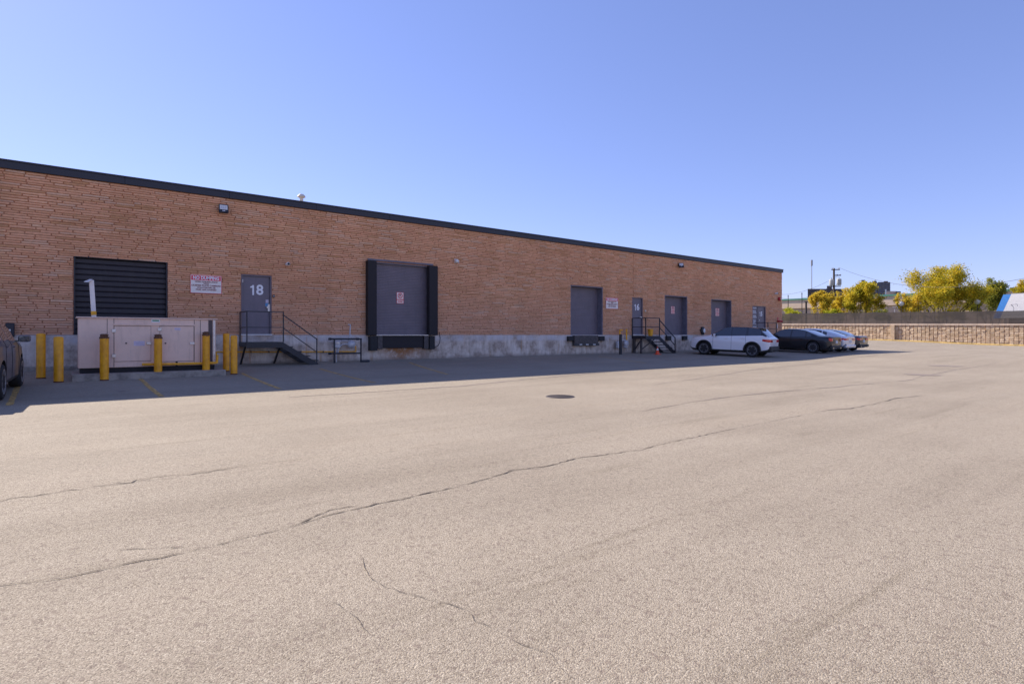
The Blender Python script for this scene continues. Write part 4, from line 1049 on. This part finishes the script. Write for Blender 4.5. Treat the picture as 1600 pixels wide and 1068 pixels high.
    for (s0, s1, z0, z1, xin) in c['lamps']:
        for sg in (-1, 1):
            m_ = MB(); P_ = []
            sts = [s1, (s1 + s0) / 2, s0 + .03, s0]
            for q in sts: P_.append((surf(q) + .008, q - Lc/2))
            P_.append((surf(0) - .02, -Lc/2 - .012)); P_.append((xin, -Lc/2 - .014))
            vs = []; 
            for i, (x, y) in enumerate(P_):
                t_ = i / (len(P_) - 1); zz0 = z0 + (z1 - z0) * .35 * (1 - min(1, t_ * 3)); zz1 = z1 - (z1 - z0) * .15 * t_
                ix = .05 if i < 4 else 0; iy = .05 if i >= 3 else 0
                vs += [(sg * x, y, zz0), (sg * x, y, zz1), (sg * (x - ix), y + iy, zz1), (sg * (x - ix), y + iy, zz0)]
            fs = [(4*i+j, 4*i+(j+1) % 4, 4*(i+1)+(j+1) % 4, 4*(i+1)+j) for i in range(len(P_)-1) for j in range(4)] + [(0,1,2,3), tuple(4*(len(P_)-1)+j for j in (3,2,1,0))]
            MB().add(vs, fs).build('tail_light', 'tail_red', root, bevel=.006)
    y = -Lc/2
    px_, pz_ = c['plate']
    MB().box(px_ - .16, px_ + .16, y - .018, y + .02, pz_ - .08, pz_ + .08).build('license_plate', 'plate_white', root, bevel=.004)
    W1 = surf(0.02)
    MB().box(-W1 - .01, W1 + .01, y - .055, y + .25, c['bump'][0], c['bump'][1]).build('rear_bumper', c['bumpmat'], root, bevel=.04)
    if c.get('spoiler'):
        s_, z_, w_ = c['spoiler']; MB().box(-w_, w_, s_ - Lc/2 - .16, s_ - Lc/2 + .1, z_ - .03, z_ + .02).build('spoiler', c['roof'], root, bevel=.015)
    if c.get('exhaust'):
        for sg in (-1, 1): MB().cyl((sg * .55, y - .06, c['bump'][0] + .03), (sg * .55, y + .1, c['bump'][0] + .03), .045, 12).build('exhaust_pipe', 'chrome', root, smooth=True)
    # front lamps
    for sg in (-1, 1): MB().box(min(sg*.45, sg*(W1-.06)), max(sg*.45, sg*(W1-.06)), Lc/2 - .20, Lc/2 + .012, c['nose'] - .12, c['nose'] - .02).build('headlight', 'lamp_glass', root, bevel=.03)
    MB().box(-.42, .42, Lc/2 - .03, Lc/2 + .015, c['nose'] - .36, c['nose'] - .10).build('grille', 'gloss_black', root, bevel=.02)
    return root
def gzrot(x, y): return gz(x, y)
def suv_spec(): return dict(L=4.58, W=1.86, rw=.37, axles=(.93, 3.64), sill=.13, tumble=.26,
    bot=[(0, .42), (.12, .30), (.5, .22), (3.9, .22), (4.4, .25), (4.58, .36)],
    belt=[(0, 1.0), (.06, 1.06), (.4, 1.20), (1.2, 1.17), (3.1, 1.10), (3.6, 1.05), (4.2, .98), (4.48, .88), (4.58, .72)],
    top=[(0, 1.02), (.06, 1.08), (.12, 1.12), (.62, 1.59), (.75, 1.61), (1.3, 1.67), (2.0, 1.68), (2.45, 1.62), (3.38, 1.17), (3.5, 1.13), (4.2, 1.05), (4.5, .93), (4.58, .76)],
    wid=[(0, .80), (.05, .85), (.2, .895), (.9, .92), (2.5, .925), (3.8, .915), (4.2, .87), (4.45, .76), (4.58, .60)],
    panes=[(.50, 1.18), (1.30, 2.05), (2.13, 3.12)], shield=(2.42, 3.38), rearglass=(.12, .60), seams=(1.28, 2.10, 3.12), handles=(1.45, 2.35), mirror=2.98,
    spokes=5, lamps=[(.05, .40, .84, 1.0, .40)], plate=(0, .80), bump=(.36, .62), bumpmat='cladding', trim='cladding', nose=.82, blackpillar=True, spoiler=(.62, 1.60, .58), flare=True, exhaust=True)
def sedan_spec(): return dict(L=5.0, W=1.88, rw=.36, axles=(1.0, 4.05), sill=.10, tumble=.27,
    bot=[(0, .50), (.10, .34), (.25, .24), (.6, .19), (4.4, .19), (4.85, .22), (5.0, .34)],
    belt=[(0, .98), (.08, 1.03), (.9, 1.02), (3.2, .96), (4.0, .92), (4.7, .80), (4.95, .70), (5.0, .62)],
    top=[(0, 1.0), (.08, 1.06), (.55, 1.08), (.75, 1.09), (1.55, 1.39), (2.1, 1.465), (2.7, 1.47), (3.0, 1.43), (3.75, 1.01), (3.9, .99), (4.6, .90), (4.95, .76), (5.0, .66)],
    wid=[(0, .72), (.04, .81), (.12, .87), (.3, .91), (1.0, .935), (2.8, .935), (4.2, .92), (4.7, .87), (4.92, .77), (5.0, .64)],
    panes=[(1.15, 1.42), (1.50, 2.33), (2.41, 3.45)], shield=(2.98, 3.75), rearglass=(.82, 1.60), seams=(1.47, 2.37, 3.45), handles=(1.72, 2.60), mirror=3.22,
    spokes=9, lamps=[(.02, .12, .76, .96, .60)], plate=(0, .72), bump=(.32, .50), bumpmat='cladding', trim='gloss_black', nose=.70, exhaust=True)
def place(spec, left_rear_axle, heading, **kw):
    """put the car so that its left rear wheel stands at the given spot; heading is the nose direction"""
    spec.update(kw); h = Vector((heading[0], heading[1])).normalized(); rgt = Vector((h.y, -h.x))
    c0 = Vector(left_rear_axle) + rgt * (spec['W'] / 2) + h * (spec['L'] / 2 - spec['axles'][0])
    spec['loc'] = (c0.x, c0.y, 0); spec['rz'] = math.atan2(h.y, h.x) - R(90)
    r_ = build_car(spec)
    a = Vector(left_rear_axle); b = a + h * (spec['axles'][1] - spec['axles'][0])
    za, zb_ = gz(*(a + rgt * .9)), gz(*(b + rgt * .9)); wb = spec['axles'][1] - spec['axles'][0]
    pitch = math.atan2(zb_ - za, wb); mid = -spec['L']/2 + spec['axles'][0]
    r_.rotation_euler = (pitch, 0, spec['rz']); r_.location.z = za - mid * math.sin(pitch)
    return r_
GRP = 'cars parked nose in to the wall'
place(suv_spec(), (29.97, 16.83), (-.22, .975), name='parked_suv', label='white compact SUV with black roof and black wheels', group=GRP, paint='paint_white', roof='gloss_black', rim='rim_black')
place(sedan_spec(), (36.06, 16.30), (-.04, 1), name='parked_sedan', label='black four door sedan parked right beside the white SUV', group=GRP, paint='paint_black', roof='paint_black', rim='rim_dark')
sp = sedan_spec()
sp['top'] = [(0, 1.0), (.08, 1.06), (.35, 1.09), (.45, 1.11), (1.5, 1.43), (2.1, 1.50), (2.7, 1.49), (3.0, 1.44), (3.75, 1.01), (3.9, .99), (4.6, .90), (4.95, .76), (5.0, .66)]; sp['rearglass'] = (.45, 1.45)
place(sp, (39.0, 16.66), (-.03, 1), name='parked_sedan', label='silver white fastback sedan between the black sedan and the dark car', group=GRP, paint='paint_silver', roof='paint_silver', rim='rim_silver', lamps=[(.02, .30, .80, .93, .35)], bumpmat='paint_silver')
place(sedan_spec(), (41.85, 16.95), (-.02, 1), name='parked_sedan', label='dark charcoal sedan parked farthest right by the corner', group=GRP, paint='paint_charcoal', roof='paint_charcoal', rim='rim_dark', lamps=[(.02, .15, .78, .93, .3)], bumpmat='cladding')
sp = suv_spec(); sp['W'] = 1.88
hh = Vector((.055, 1)).normalized()
place(sp, Vector((-.97, 15.1)) - Vector((hh.y, -hh.x)) * 1.88, hh, name='parked_suv', label='dark grey SUV cut off at the left edge of the photo', group=GRP, paint='paint_grey', roof='paint_grey', rim='rim_silver', trim='cladding', spokes=10, flare=False, blackpillar=True, rw=.36, mmat='paint_grey')

# ------------------------------------------------------------------ retaining wall, kerb, screen
XW = 80.0
def wb_(y): return .27 + .019 * (y - 29)             # foot
def wc_(y): return EYE + 1.40 + .0157 * (y - 29)     # top of the coping
def wf_(y): return EYE + 2.87 + .0165 * (y - 29)     # top of the screen
YA, YB = -40.0, 75.0
rw_ = thing('retaining_wall', (XW, 20, 0), 'long tan split block retaining wall across the far end of the lot', 'wall'); O = rw_.location
m_ = MB(); y = YA
while y < YB:
    m_.add([(XW + .06, y, wb_(y) - .8), (XW + .06, y + 5, wb_(y + 5) - .8), (XW + .06, y + 5, wc_(y + 5) - .2), (XW + .06, y, wc_(y) - .2)], [(0, 1, 2, 3)]); y += 5
m_.build('backing', 'mortar', rw_, off=O)
random.seed(9); m_ = MB(); y = YA; ypil = 26.3
while y < YB:
    l = .40; n = 10; hgt = (wc_(y) - .16 - wb_(y) + .3) / n
    for k_ in range(n):
        z = wb_(y) - .3 + k_ * hgt; d = random.uniform(-.035, .02); j = [random.uniform(-.03, .03) for _ in range(4)]
        m_.add([(XW + .06, y + .012, z + .006), (XW + .06, y + l - .012, z + .006), (XW + .06, y + l - .012, z + hgt - .008), (XW + .06, y + .012, z + hgt - .008),
                (XW + d + j[0], y + .03, z + .02), (XW + d + j[1], y + l - .045, z + .02), (XW + d + j[2], y + l - .045, z + hgt - .02), (XW + d + j[3], y + .03, z + hgt - .02)], BF)
    y += l
o = m_.build('split_blocks', 'split_block', rw_, off=O); o['kind'] = 'stuff'
y = YA
while y < YB:
    yy = min(y + 3.0, YB)
    MB().add([(XW - .12, y, wc_(y) - .14), (XW + .4, y, wc_(y) - .14), (XW + .4, y, wc_(y)), (XW - .12, y, wc_(y)), (XW - .12, yy - .02, wc_(yy) - .14), (XW + .4, yy - .02, wc_(yy) - .14), (XW + .4, yy - .02, wc_(yy)), (XW - .12, yy - .02, wc_(yy))],
             [(0,1,2,3),(7,6,5,4),(0,4,5,1),(1,5,6,2),(2,6,7,3),(3,7,4,0)]).build('coping_stone', 'coping', rw_, off=O); y += 3.0
for yq in (26.3, 48.3, 4.3):
    MB().box(XW - .26, XW - .065, yq, yq + .45, wb_(yq) - .4, wc_(yq) - .142).build('pilaster', 'split_block', rw_, off=O, bevel=.02)
kb = thing('kerb', (XW - .9, 20, 0), 'pale yellow painted kerb along the foot of the retaining wall', 'kerb'); O = kb.location
y = YA
while y < YB:
    yy = y + 3
    zk = lambda q: gz(XW - .9, q) + .14
    MB().add([(XW - 1.0, y, zk(y) - .5), (XW - .5, y, zk(y) - .5), (XW - .5, y, zk(y)), (XW - 1.0, y, zk(y)), (XW - 1.0, yy - .015, zk(yy) - .5), (XW - .5, yy - .015, zk(yy) - .5), (XW - .5, yy - .015, zk(yy)), (XW - 1.0, yy - .015, zk(yy))],
             [(0,1,2,3),(7,6,5,4),(0,4,5,1),(1,5,6,2),(2,6,7,3),(3,7,4,0)]).build('kerb_stone', 'kerb_yellow', kb, off=O); y += 3
# strip of ground between the kerb and the wall
m_ = MB(); y = YA
while y < YB: m_.add([(XW - .52, y, gz(XW, y) + .12), (XW + .05, y, gz(XW, y) + .12), (XW + .05, y + 3, gz(XW, y + 3) + .12), (XW - .52, y + 3, gz(XW, y + 3) + .12)], [(0,1,2,3)]); y += 3
tag(m_.build('verge', 'pad_concrete'), kind='structure')
sc = thing('screen_fence', (XW + .2, 20, 0), 'dark brown mesh screen fence on top of the retaining wall', 'fence'); O = sc.location
y = YA; random.seed(4)
while y < YB:
    yy = y + 3.6; n = 10; vs = []; fs = []
    for i in range(n + 1):
        q = y + (yy - y) * i / n
        for j in range(5):
            z = wc_(q) + .02 + (wf_(q) - wc_(q) - .02) * j / 4 - (.05 * math.sin(math.pi * i / n) + random.uniform(0, .03) if j == 4 else 0)
            vs.append((XW + .15 + random.uniform(-.02, .02), q, z))
    for i in range(n):
        for j in range(4): fs.append((5*i+j, 5*i+5+j, 5*i+6+j, 5*i+j+1))
    MB().add(vs, fs).build('mesh_panel', 'screen_mesh', sc, off=O, smooth=True)
    MB().cyl((XW + .22, y, wc_(y) - .1), (XW + .22, y, wf_(y) + .04), .03, 8).build('post', 'mast_grey', sc, off=O)
    y = yy
for px in (1397, 1583):                                # bent barbed wire arms
    y_ = (FY - FX * U(px)) * XW / (FX + FY * U(px)); z = wf_(y_)
    MB().tube([(XW + .2, y_, z - .2), (XW + .2, y_, z + .35), (XW + .1, y_ + .2, z + .6), (XW + .1, y_ - .3, z + .65), (XW + .1, y_ - .35, z + .4)], .03, 6).build('bent_arm', 'mast_grey', sc, off=O)

# ------------------------------------------------------------------ far buildings
def linebox(p0, p1, depth, z0, z1, m_, inset=0, e0=0, e1=0, skew=False):
    a = Vector(p0).to_2d(); b = Vector(p1).to_2d(); d = (b - a).normalized(); nrm = Vector((-d.y, d.x))
    if nrm.x < 0: nrm = -nrm
    if skew: nrm = Vector(p0).to_2d().normalized()
    a = a - d * e0 + nrm * inset; b = b + d * e1 + nrm * inset; c = b + nrm * depth; e = a + nrm * depth
    return m_.add([(q.x, q.y, z) for z in (z0, z1) for q in (a, b, c, e)], [(0,3,2,1),(4,5,6,7),(0,1,5,4),(1,2,6,5),(2,3,7,6),(3,0,4,7)])
P1, P2 = AT(1225, 130), AT(1590, 101); ZT_ = ZT(467, 130)
tb = thing('tan_warehouse', (P1.x, P1.y, 0), 'long low tan building with green roof trim behind the fence', 'building'); O = tb.location
dd = (P2 - P1).normalized(); PA = P1 - dd * 40; PB = P2 + dd * 30
linebox(PA, PB, 30, -1, ZT_ - .9, MB(), .5).build('wall', 'tan_siding', tb, off=O)
linebox(PA, PB, 30, ZT_ - 2.2, ZT_ - .35, MB(), 0.1).build('fascia_band', 'tan_pale', tb, off=O)
linebox(PA, PB, 30.3, ZT_ - .35, ZT_, MB(), -.1).build('green_trim', 'trim_green', tb, off=O)
for i in range(20):
    a = PA + dd * (i * 6); linebox(a, a + dd * .12, .1, -1, ZT_ - 2.2, MB(), .42).build('pilaster', 'tan_pale', tb, off=O)
for f_, w_ in ((.44, 3.2), (.60, 2.6)):
    a = PA + dd * ((PB - PA).length * f_); linebox(a, a + dd * w_, .1, 0, 3.6, MB(), .41).build('loading_door', 'louver_dark', tb, off=O)
# dark brick block beyond
def block(name, pxa, pxb, pyt, t_, mat, label, depth=25, z0=0, cat='building'):
    a, b = AT(pxa, t_), AT(pxb, t_); r_ = thing(name, (a.x, a.y, 0), label, cat); zt = ZT(pyt, t_)
    linebox(a, b, depth, z0, zt, MB(), skew=True).build('wall', mat, r_, off=r_.location); return r_, a, b, zt
r_, a, b, zt = block('brown_building', 1262, 1318, 452.5, 200, 'brown_block', 'flat brown building peeping over the yellow trees')
linebox(a, b, 25.4, zt - .9, zt + .3, MB(), -.2, skew=True).build('parapet', 'wall_' if False else 'brown_block', r_, off=r_.location)
linebox(AT(1292, 200), AT(1300, 200), 8, zt, zt + 1.6, MB(), 3, skew=True).build('roof_unit', 'brown_block', r_, off=r_.location)
tt = 420.0
r_ = thing('apartment_tower', AT(1360, tt), 'dark apartment block on the skyline with rooftop boxes', 'building'); O = r_.location
secs = [(1338, 1352, 443.5), (1352, 1372, 441.5), (1372, 1391, 440.5)]
for (pa, pb, py) in secs: linebox(AT(pa, tt), AT(pb, tt), 18, 0, ZT(py, tt), MB(), skew=True).build('wall', 'tower_brown', r_, off=O)
for (pa, pb, py) in ((1346, 1352, 436.7), (1363, 1370, 438.3), (1381, 1387.5, 438.5)): linebox(AT(pa, tt), AT(pb, tt), 10, ZT(445, tt), ZT(py, tt), MB(), 3, skew=True).build('roof_box', 'tower_brown', r_, off=O)
m1 = MB(); m2 = MB()
for (pa, pb, py) in secs:
    p_ = py + 1.6
    while p_ < 470:
        q = pa + .7
        while q < pb - 1.2:
            linebox(AT(q, tt), AT(q + 1.3, tt), .3, ZT(p_ + 1.3, tt), ZT(p_, tt), m1, -.12)
            q += 2.3
        linebox(AT(pa, tt), AT(pb, tt), .5, ZT(p_ + 1.95, tt), ZT(p_ + 1.6, tt), m2, -.3); p_ += 2.9
m1.build('windows', 'tower_pane', r_, off=O)['kind'] = 'stuff'; m2.build('balcony_bands', 'tower_pale', r_, off=O)['kind'] = 'stuff'
linebox(AT(1382, tt), AT(1384, tt), .6, ZT(470, tt), ZT(452, tt), MB(), -.8).build('stair_strip', 'white_paint', r_, off=O)
r_, a, b, zt = block('pale_building', 1385, 1401, 455.2, 300, 'tan_pale', 'small pale building right of the apartment block')
linebox(a, b, 25.4, zt - .5, zt + .2, MB(), -.2, skew=True).build('parapet', 'coping', r_, off=r_.location)
r_, a, b, zt = block('brick_annex', 1400, 1407.5, 455, 290, 'alarm_red' if False else 'brown_block', 'tiny reddish block beside the pale building')
linebox(AT(1401.5, 290), AT(1406, 290), .3, zt - 1.0, zt - .4, MB(), -.1).build('window', 'tower_pale', r_, off=r_.location)
r_, a, b, zt = block('dark_roof_building', 1578, 1612, 449.5, 180, 'fascia', 'dark low roof between the trees at the right edge')
linebox(a, b, 25.4, zt - .8, zt + .1, MB(), -.2, skew=True).build('roof_edge', 'fascia', r_, off=r_.location)
# trailer at the right edge, standing parallel to the screen
XT = 83.0
def YP(px): u = U(px); return XT * (FY - FX * u) / (FX + FY * u)
def ZX(px, py): u = U(px); return EYE + (HY - py) * (XT / (FX + FY * u)) / FPX
zt, zb = ZX(1570, 460), ZX(1570, 497)
fw = Vector((FX, FY, 0))
tr_ = thing('white_trailer', (XT, YP(1557), 0), 'white box with slanted blue front standing behind the fence', 'trailer'); O = tr_.location
def side_slab(pa0, pa1, pb0, pb1, m_, z0, z1, x0=XT, x1=XT + 2.5):
    q = [(YP(pa0), z0), (YP(pa1), z0), (YP(pb1), z1), (YP(pb0), z1)]
    return m_.add([(x0, y, z) for y, z in q] + [(x1, y, z) for y, z in q], [(0,1,2,3),(7,6,5,4),(0,4,5,1),(1,5,6,2),(2,6,7,3),(3,7,4,0)])
side_slab(1551.5, 1562.2, 1567.7, 1580, MB(), zb, zt).build('blue_front', 'trailer_blue', tr_, off=O)
side_slab(1562.3, 1690, 1580.1, 1690, MB(), zb, zt).build('box_body', 'white_paint', tr_, off=O)
side_slab(1575, 1680, 1575, 1680, MB(), 0.4, zb - .01, XT + .3, XT + 2.2).build('undercarriage', 'under_dark', tr_, off=O)
side_slab(1580, 1690, 1580, 1690, MB(), zt + .001, zt + .08).build('top_rail', 'meter_grey', tr_, off=O)

# ------------------------------------------------------------------ poles and wires
tp = 95.0; p = AT(1303, tp); zt = ZT(419, tp)
up = thing('utility_pole', (p.x, p.y, 0), 'wooden utility pole with crossarms and two grey transformers', 'utility pole'); O = up.location
MB().cyl((p.x, p.y, 0), (p.x, p.y, zt), .20, 12, .15).build('pole', 'wood_pole', up, off=O, smooth=True)
def PR(px, py, f=0): q = AT(px, tp) + fw * f; return Vector((q.x, q.y, ZT(py, tp)))
for (pa, pb, py) in ((1298, 1311, 421.3), (1304, 1313, 430.2)): MB().bar(PR(pa, py, -.2), PR(pb, py, -.2), .14).build('crossarm', 'wood_pole', up, off=O)
for px in (1299, 1301.5, 1308.5, 1310.5): MB().cyl(PR(px, 421, -.2), PR(px, 418.3, -.2), .06, 8).build('insulator', 'transformer_grey', up, off=O)
for px in (1307, 1312): MB().cyl(PR(px, 430, -.2), PR(px, 428.3, -.2), .06, 8).build('insulator', 'transformer_grey', up, off=O)
for (px, a, b) in ((1299.2, 436, 446), (1311, 435, 445.5)):
    tf = MB().lathe([(.28, ZT(b, tp)), (.36, ZT(b, tp) + .1), (.36, ZT(a, tp) - .1), (.2, ZT(a, tp))], 16, 'z', (PR(px, a).x, PR(px, a).y, 0)).build('transformer', 'transformer_grey', up, off=O, smooth=True)
    MB().cyl(PR(px, a), PR(px, a - 2), .05, 8).build('bushing', 'wood_pole', tf, off=O)
MB().bar(PR(1297, 447.5, -.1), PR(1313, 447.2, -.1), .14).build('crossarm', 'wood_pole', up, off=O)
MB().bar(PR(1303.6, 447, -.35), PR(1309, 440, -.35), .06).build('brace', 'steel_bright', up, off=O)
def wire(a, b, sag, label, r=.022):
    n = 16; pts = []
    for i in range(n + 1):
        t_ = i / n; q = a.lerp(b, t_); q.z -= sag * 4 * t_ * (1 - t_); pts.append(q)
    o = MB().tube(pts, r, 5).build('power_line', 'wire'); tag(o, label, 'wire', 'power lines on the utility pole')
def PX(px, py, t_): q = AT(px, t_); return Vector((q.x, q.y, ZT(py, t_)))
wire(PR(1310.5, 418.5, -.2), PX(1720, 402, 60), 3.2, 'long thin power line sagging to the right from the pole top')
wire(PR(1312, 428.5, -.2), PX(1222, 460, 120), .8, 'upper power line falling left from the pole to the roof')
wire(PR(1299.2, 446, 0), PX(1222, 465.5, 120), 1.0, 'lower power line falling left from the pole to the roof')
def post(name, px, pya, pyb, t_, r, mat, label, cat='post'):
    a = PX(px, pyb, t_); b = PX(px, pya, t_); t = thing(name, (a.x, a.y, 0), label, cat)
    MB().cyl((0, 0, 0), (0, 0, b.z), r, 8, r * .8).build('shaft', mat, t, smooth=True); return t, b.z
t, z = post('wooden_post', 1259.5, 471.5, 492, 84, .17, 'wood_pole', 'short dark wooden post behind the fence right of the bush')
MB().box(-.2, .2, -.2, .2, z, z + .08).build('cap', 'wood_pole', t)
t, z = post('roof_mast', 1253, 457, 468, 118, .09, 'wood_pole', 'short thin pole above the green trim')
MB().box(-.15, .15, -.05, .05, z - .3, z - .2).build('arm', 'wood_pole', t)
t, z = post('roof_mast', 1231.5, 461, 468, 118, .09, 'wood_pole', 'short stub on the green trim nearest the brick corner')
MB().box(-.2, .2, -.05, .05, z - .1, z).build('arm', 'wood_pole', t)
t, z = post('radio_mast', 1268.3, 415, 452, 300, .22, 'mast_grey', 'thin grey radio mast rising left of the utility pole', 'mast')
MB().cyl((0, 0, z), (0, 0, z + 3), .5, 8).build('antenna', 'mast_grey', t)
# white round globes
for (px, py, lb) in ((1408.5, 475, 'white globe lamp at the left side of the big tree'), (1527, 472, 'white globe lamp right of the big tree'), (1435, 473, 'white globe lamp half hidden in the big tree')):
    t, z = post('globe_lamp', px, py + 3, 490, 82, .06, 'wood_pole', lb, 'lamp'); t['group'] = 'round globe lamps behind the fence'
    MB().lathe([(.05, z - .05), (.28, z + .1), (.38, z + .35), (.30, z + .6), (.05, z + .74)], 16).build('globe', 'lamp_glass' if px != 1435 else 'cream_plastic', t, smooth=True)

# ------------------------------------------------------------------ trees
def tree(px, pyt, t_, wpx, mat, label, nleaf, name='tree', seed=1, crown_py=None, lean=0.0, trunks=3, zbase=0.6, leafs=.115, group='autumn trees behind the fence', floor_py=488):
    rnd = random.Random(seed); base = AT(px, t_); base.z = 0
    zt = ZT(pyt, t_); W_ = wpx * t_ / FPX; t = thing(name, base, label, 'tree' if name != 'bush' else 'bush', group)
    zc0 = ZT(floor_py, t_)
    tm = MB(); tips = []
    def limb(p, d, l, r, lev):
        n = 4; q = p.copy(); dd_ = d.copy()
        for i in range(n):
            dd_ = (dd_ + Vector((rnd.gauss(0, .10), rnd.gauss(0, .10), rnd.gauss(0, .06)))).normalized()
            q2 = q + dd_ * l / n; tm.cyl(q, q2, r * (1 - i / n * .4), 7 if lev < 2 else 5, r * (1 - (i + 1) / n * .4), cap=False); q = q2
            if lev >= 1 and i >= 1: tips.append((q.copy(), lev))
        if lev < 3:
            for _ in range(3 if lev < 2 else 3):
                nd = (dd_ + Vector((rnd.uniform(-.9, .9), rnd.uniform(-.9, .9), rnd.uniform(-.25, .65)))).normalized()
                limb(q, nd, l * rnd.uniform(.50, .75), r * .55, lev + 1)
        tips.append((q.copy(), lev))
    H = zt
    for k_ in range(trunks):
        a_ = 2 * math.pi * k_ / trunks + rnd.uniform(-.4, .4); sp_ = .25 + .5 * min(1.5, W_ / H) * .6
        limb(Vector((rnd.uniform(-.2, .2), rnd.uniform(-.2, .2), 0)), Vector((math.cos(a_) * sp_, math.sin(a_) * sp_, 1)).normalized(), H * .42, .10 * H / 8 + .04, 0)
    # fit the skeleton into the crown's outline
    mx = max(math.hypot(q.x, q.y) for q, _ in tips); mz = max(q.z for q, _ in tips)
    sx = (W_ / 2) / mx * .92; sz = H / mz * .97
    tm.v = [(x * sx, y * sx, z * sz) for x, y, z in tm.v]
    tm.build('trunk', 'bark', t, smooth=True)
    pts = [(Vector((q.x * sx, q.y * sx, q.z * sz)), lv) for q, lv in tips if q.z * sz > zc0 - 1.0 and lv >= 1]
    lm = MB(); per = max(4, nleaf // max(1, len(pts)))
    for q, lv in pts:
        cr = rnd.uniform(.35, .85) * max(.5, W_ / 9); droop = rnd.uniform(.5, .9)
        if rnd.random() < .12: continue
        for _ in range(int(per * rnd.uniform(.5, 1.6))):
            v = Vector((rnd.gauss(0, 1), rnd.gauss(0, 1), rnd.gauss(0, droop))) * cr * .55
            c = q + v
            if c.z > zt + .1 or c.z < zc0 - 1.2: continue
            s = leafs * rnd.uniform(.6, 1.4)
            a_ = Vector((rnd.gauss(0, 1), rnd.gauss(0, 1), rnd.gauss(0, .7))).normalized(); b_ = a_.cross(Vector((rnd.gauss(0, 1), rnd.gauss(0, 1), rnd.gauss(0, 1)))).normalized()
            lm.add([c - a_ * s, c + b_ * s * .45, c + a_ * s, c - b_ * s * .45], [(0, 1, 2, 3)])
    me = bpy.data.meshes.new('crown'); me.from_pydata(lm.v, [], lm.f); me.materials.append(M[mat])
    o = bpy.data.objects.new('crown', me); col.objects.link(o); o.parent = t
    return t
tree(1280, 452, 88, 44, 'leaf_yellow', 'yellow leaved small tree farthest left beside the dark post', 12000, seed=3)
tree(1311, 449, 90, 50, 'leaf_yellow', 'yellow tree in front of the utility pole', 13000, seed=4)
tree(1346, 440, 87, 74, 'leaf_mixed', 'rounded yellow green tree before the apartment block', 24000, seed=8, trunks=4)
tree(1470, 416, 84, 136, 'leaf_mixed', 'largest tree with spreading dark limbs left of the trailer', 44000, seed=12, trunks=5)
tree(1421, 456, 82, 44, 'leaf_yellow', 'low yellow shrubby tree under the left side of the largest tree', 6000, seed=15)
tree(1552, 434, 93, 76, 'leaf_green', 'darker green tree between the largest tree and the trailer', 26000, seed=17, trunks=4)
tree(1606, 430, 95, 44, 'leaf_mixed', 'olive tree cut by the right edge above the white trailer', 8000, seed=19)
tree(1236, 480, 83, 52, 'leaf_bush', 'low bright green bush at the brick corner behind the fence', 9000, 'bush', 23, trunks=5, group='bushes along the fence', leafs=.11)
tree(1380, 483, 83, 34, 'leaf_green', 'low dark bush behind the fence right of the rounded tree', 3500, 'bush', 29, trunks=4, group='bushes along the fence', leafs=.11)
tree(1302, 482, 82.5, 40, 'leaf_bush', 'low green bush under the yellow trees', 5000, 'bush', 31, trunks=4, group='bushes along the fence', leafs=.11)
tree(1490, 482, 82.5, 44, 'leaf_mixed', 'low reddish yellow bush under the largest tree', 4500, 'bush', 37, trunks=4, group='bushes along the fence', leafs=.11)
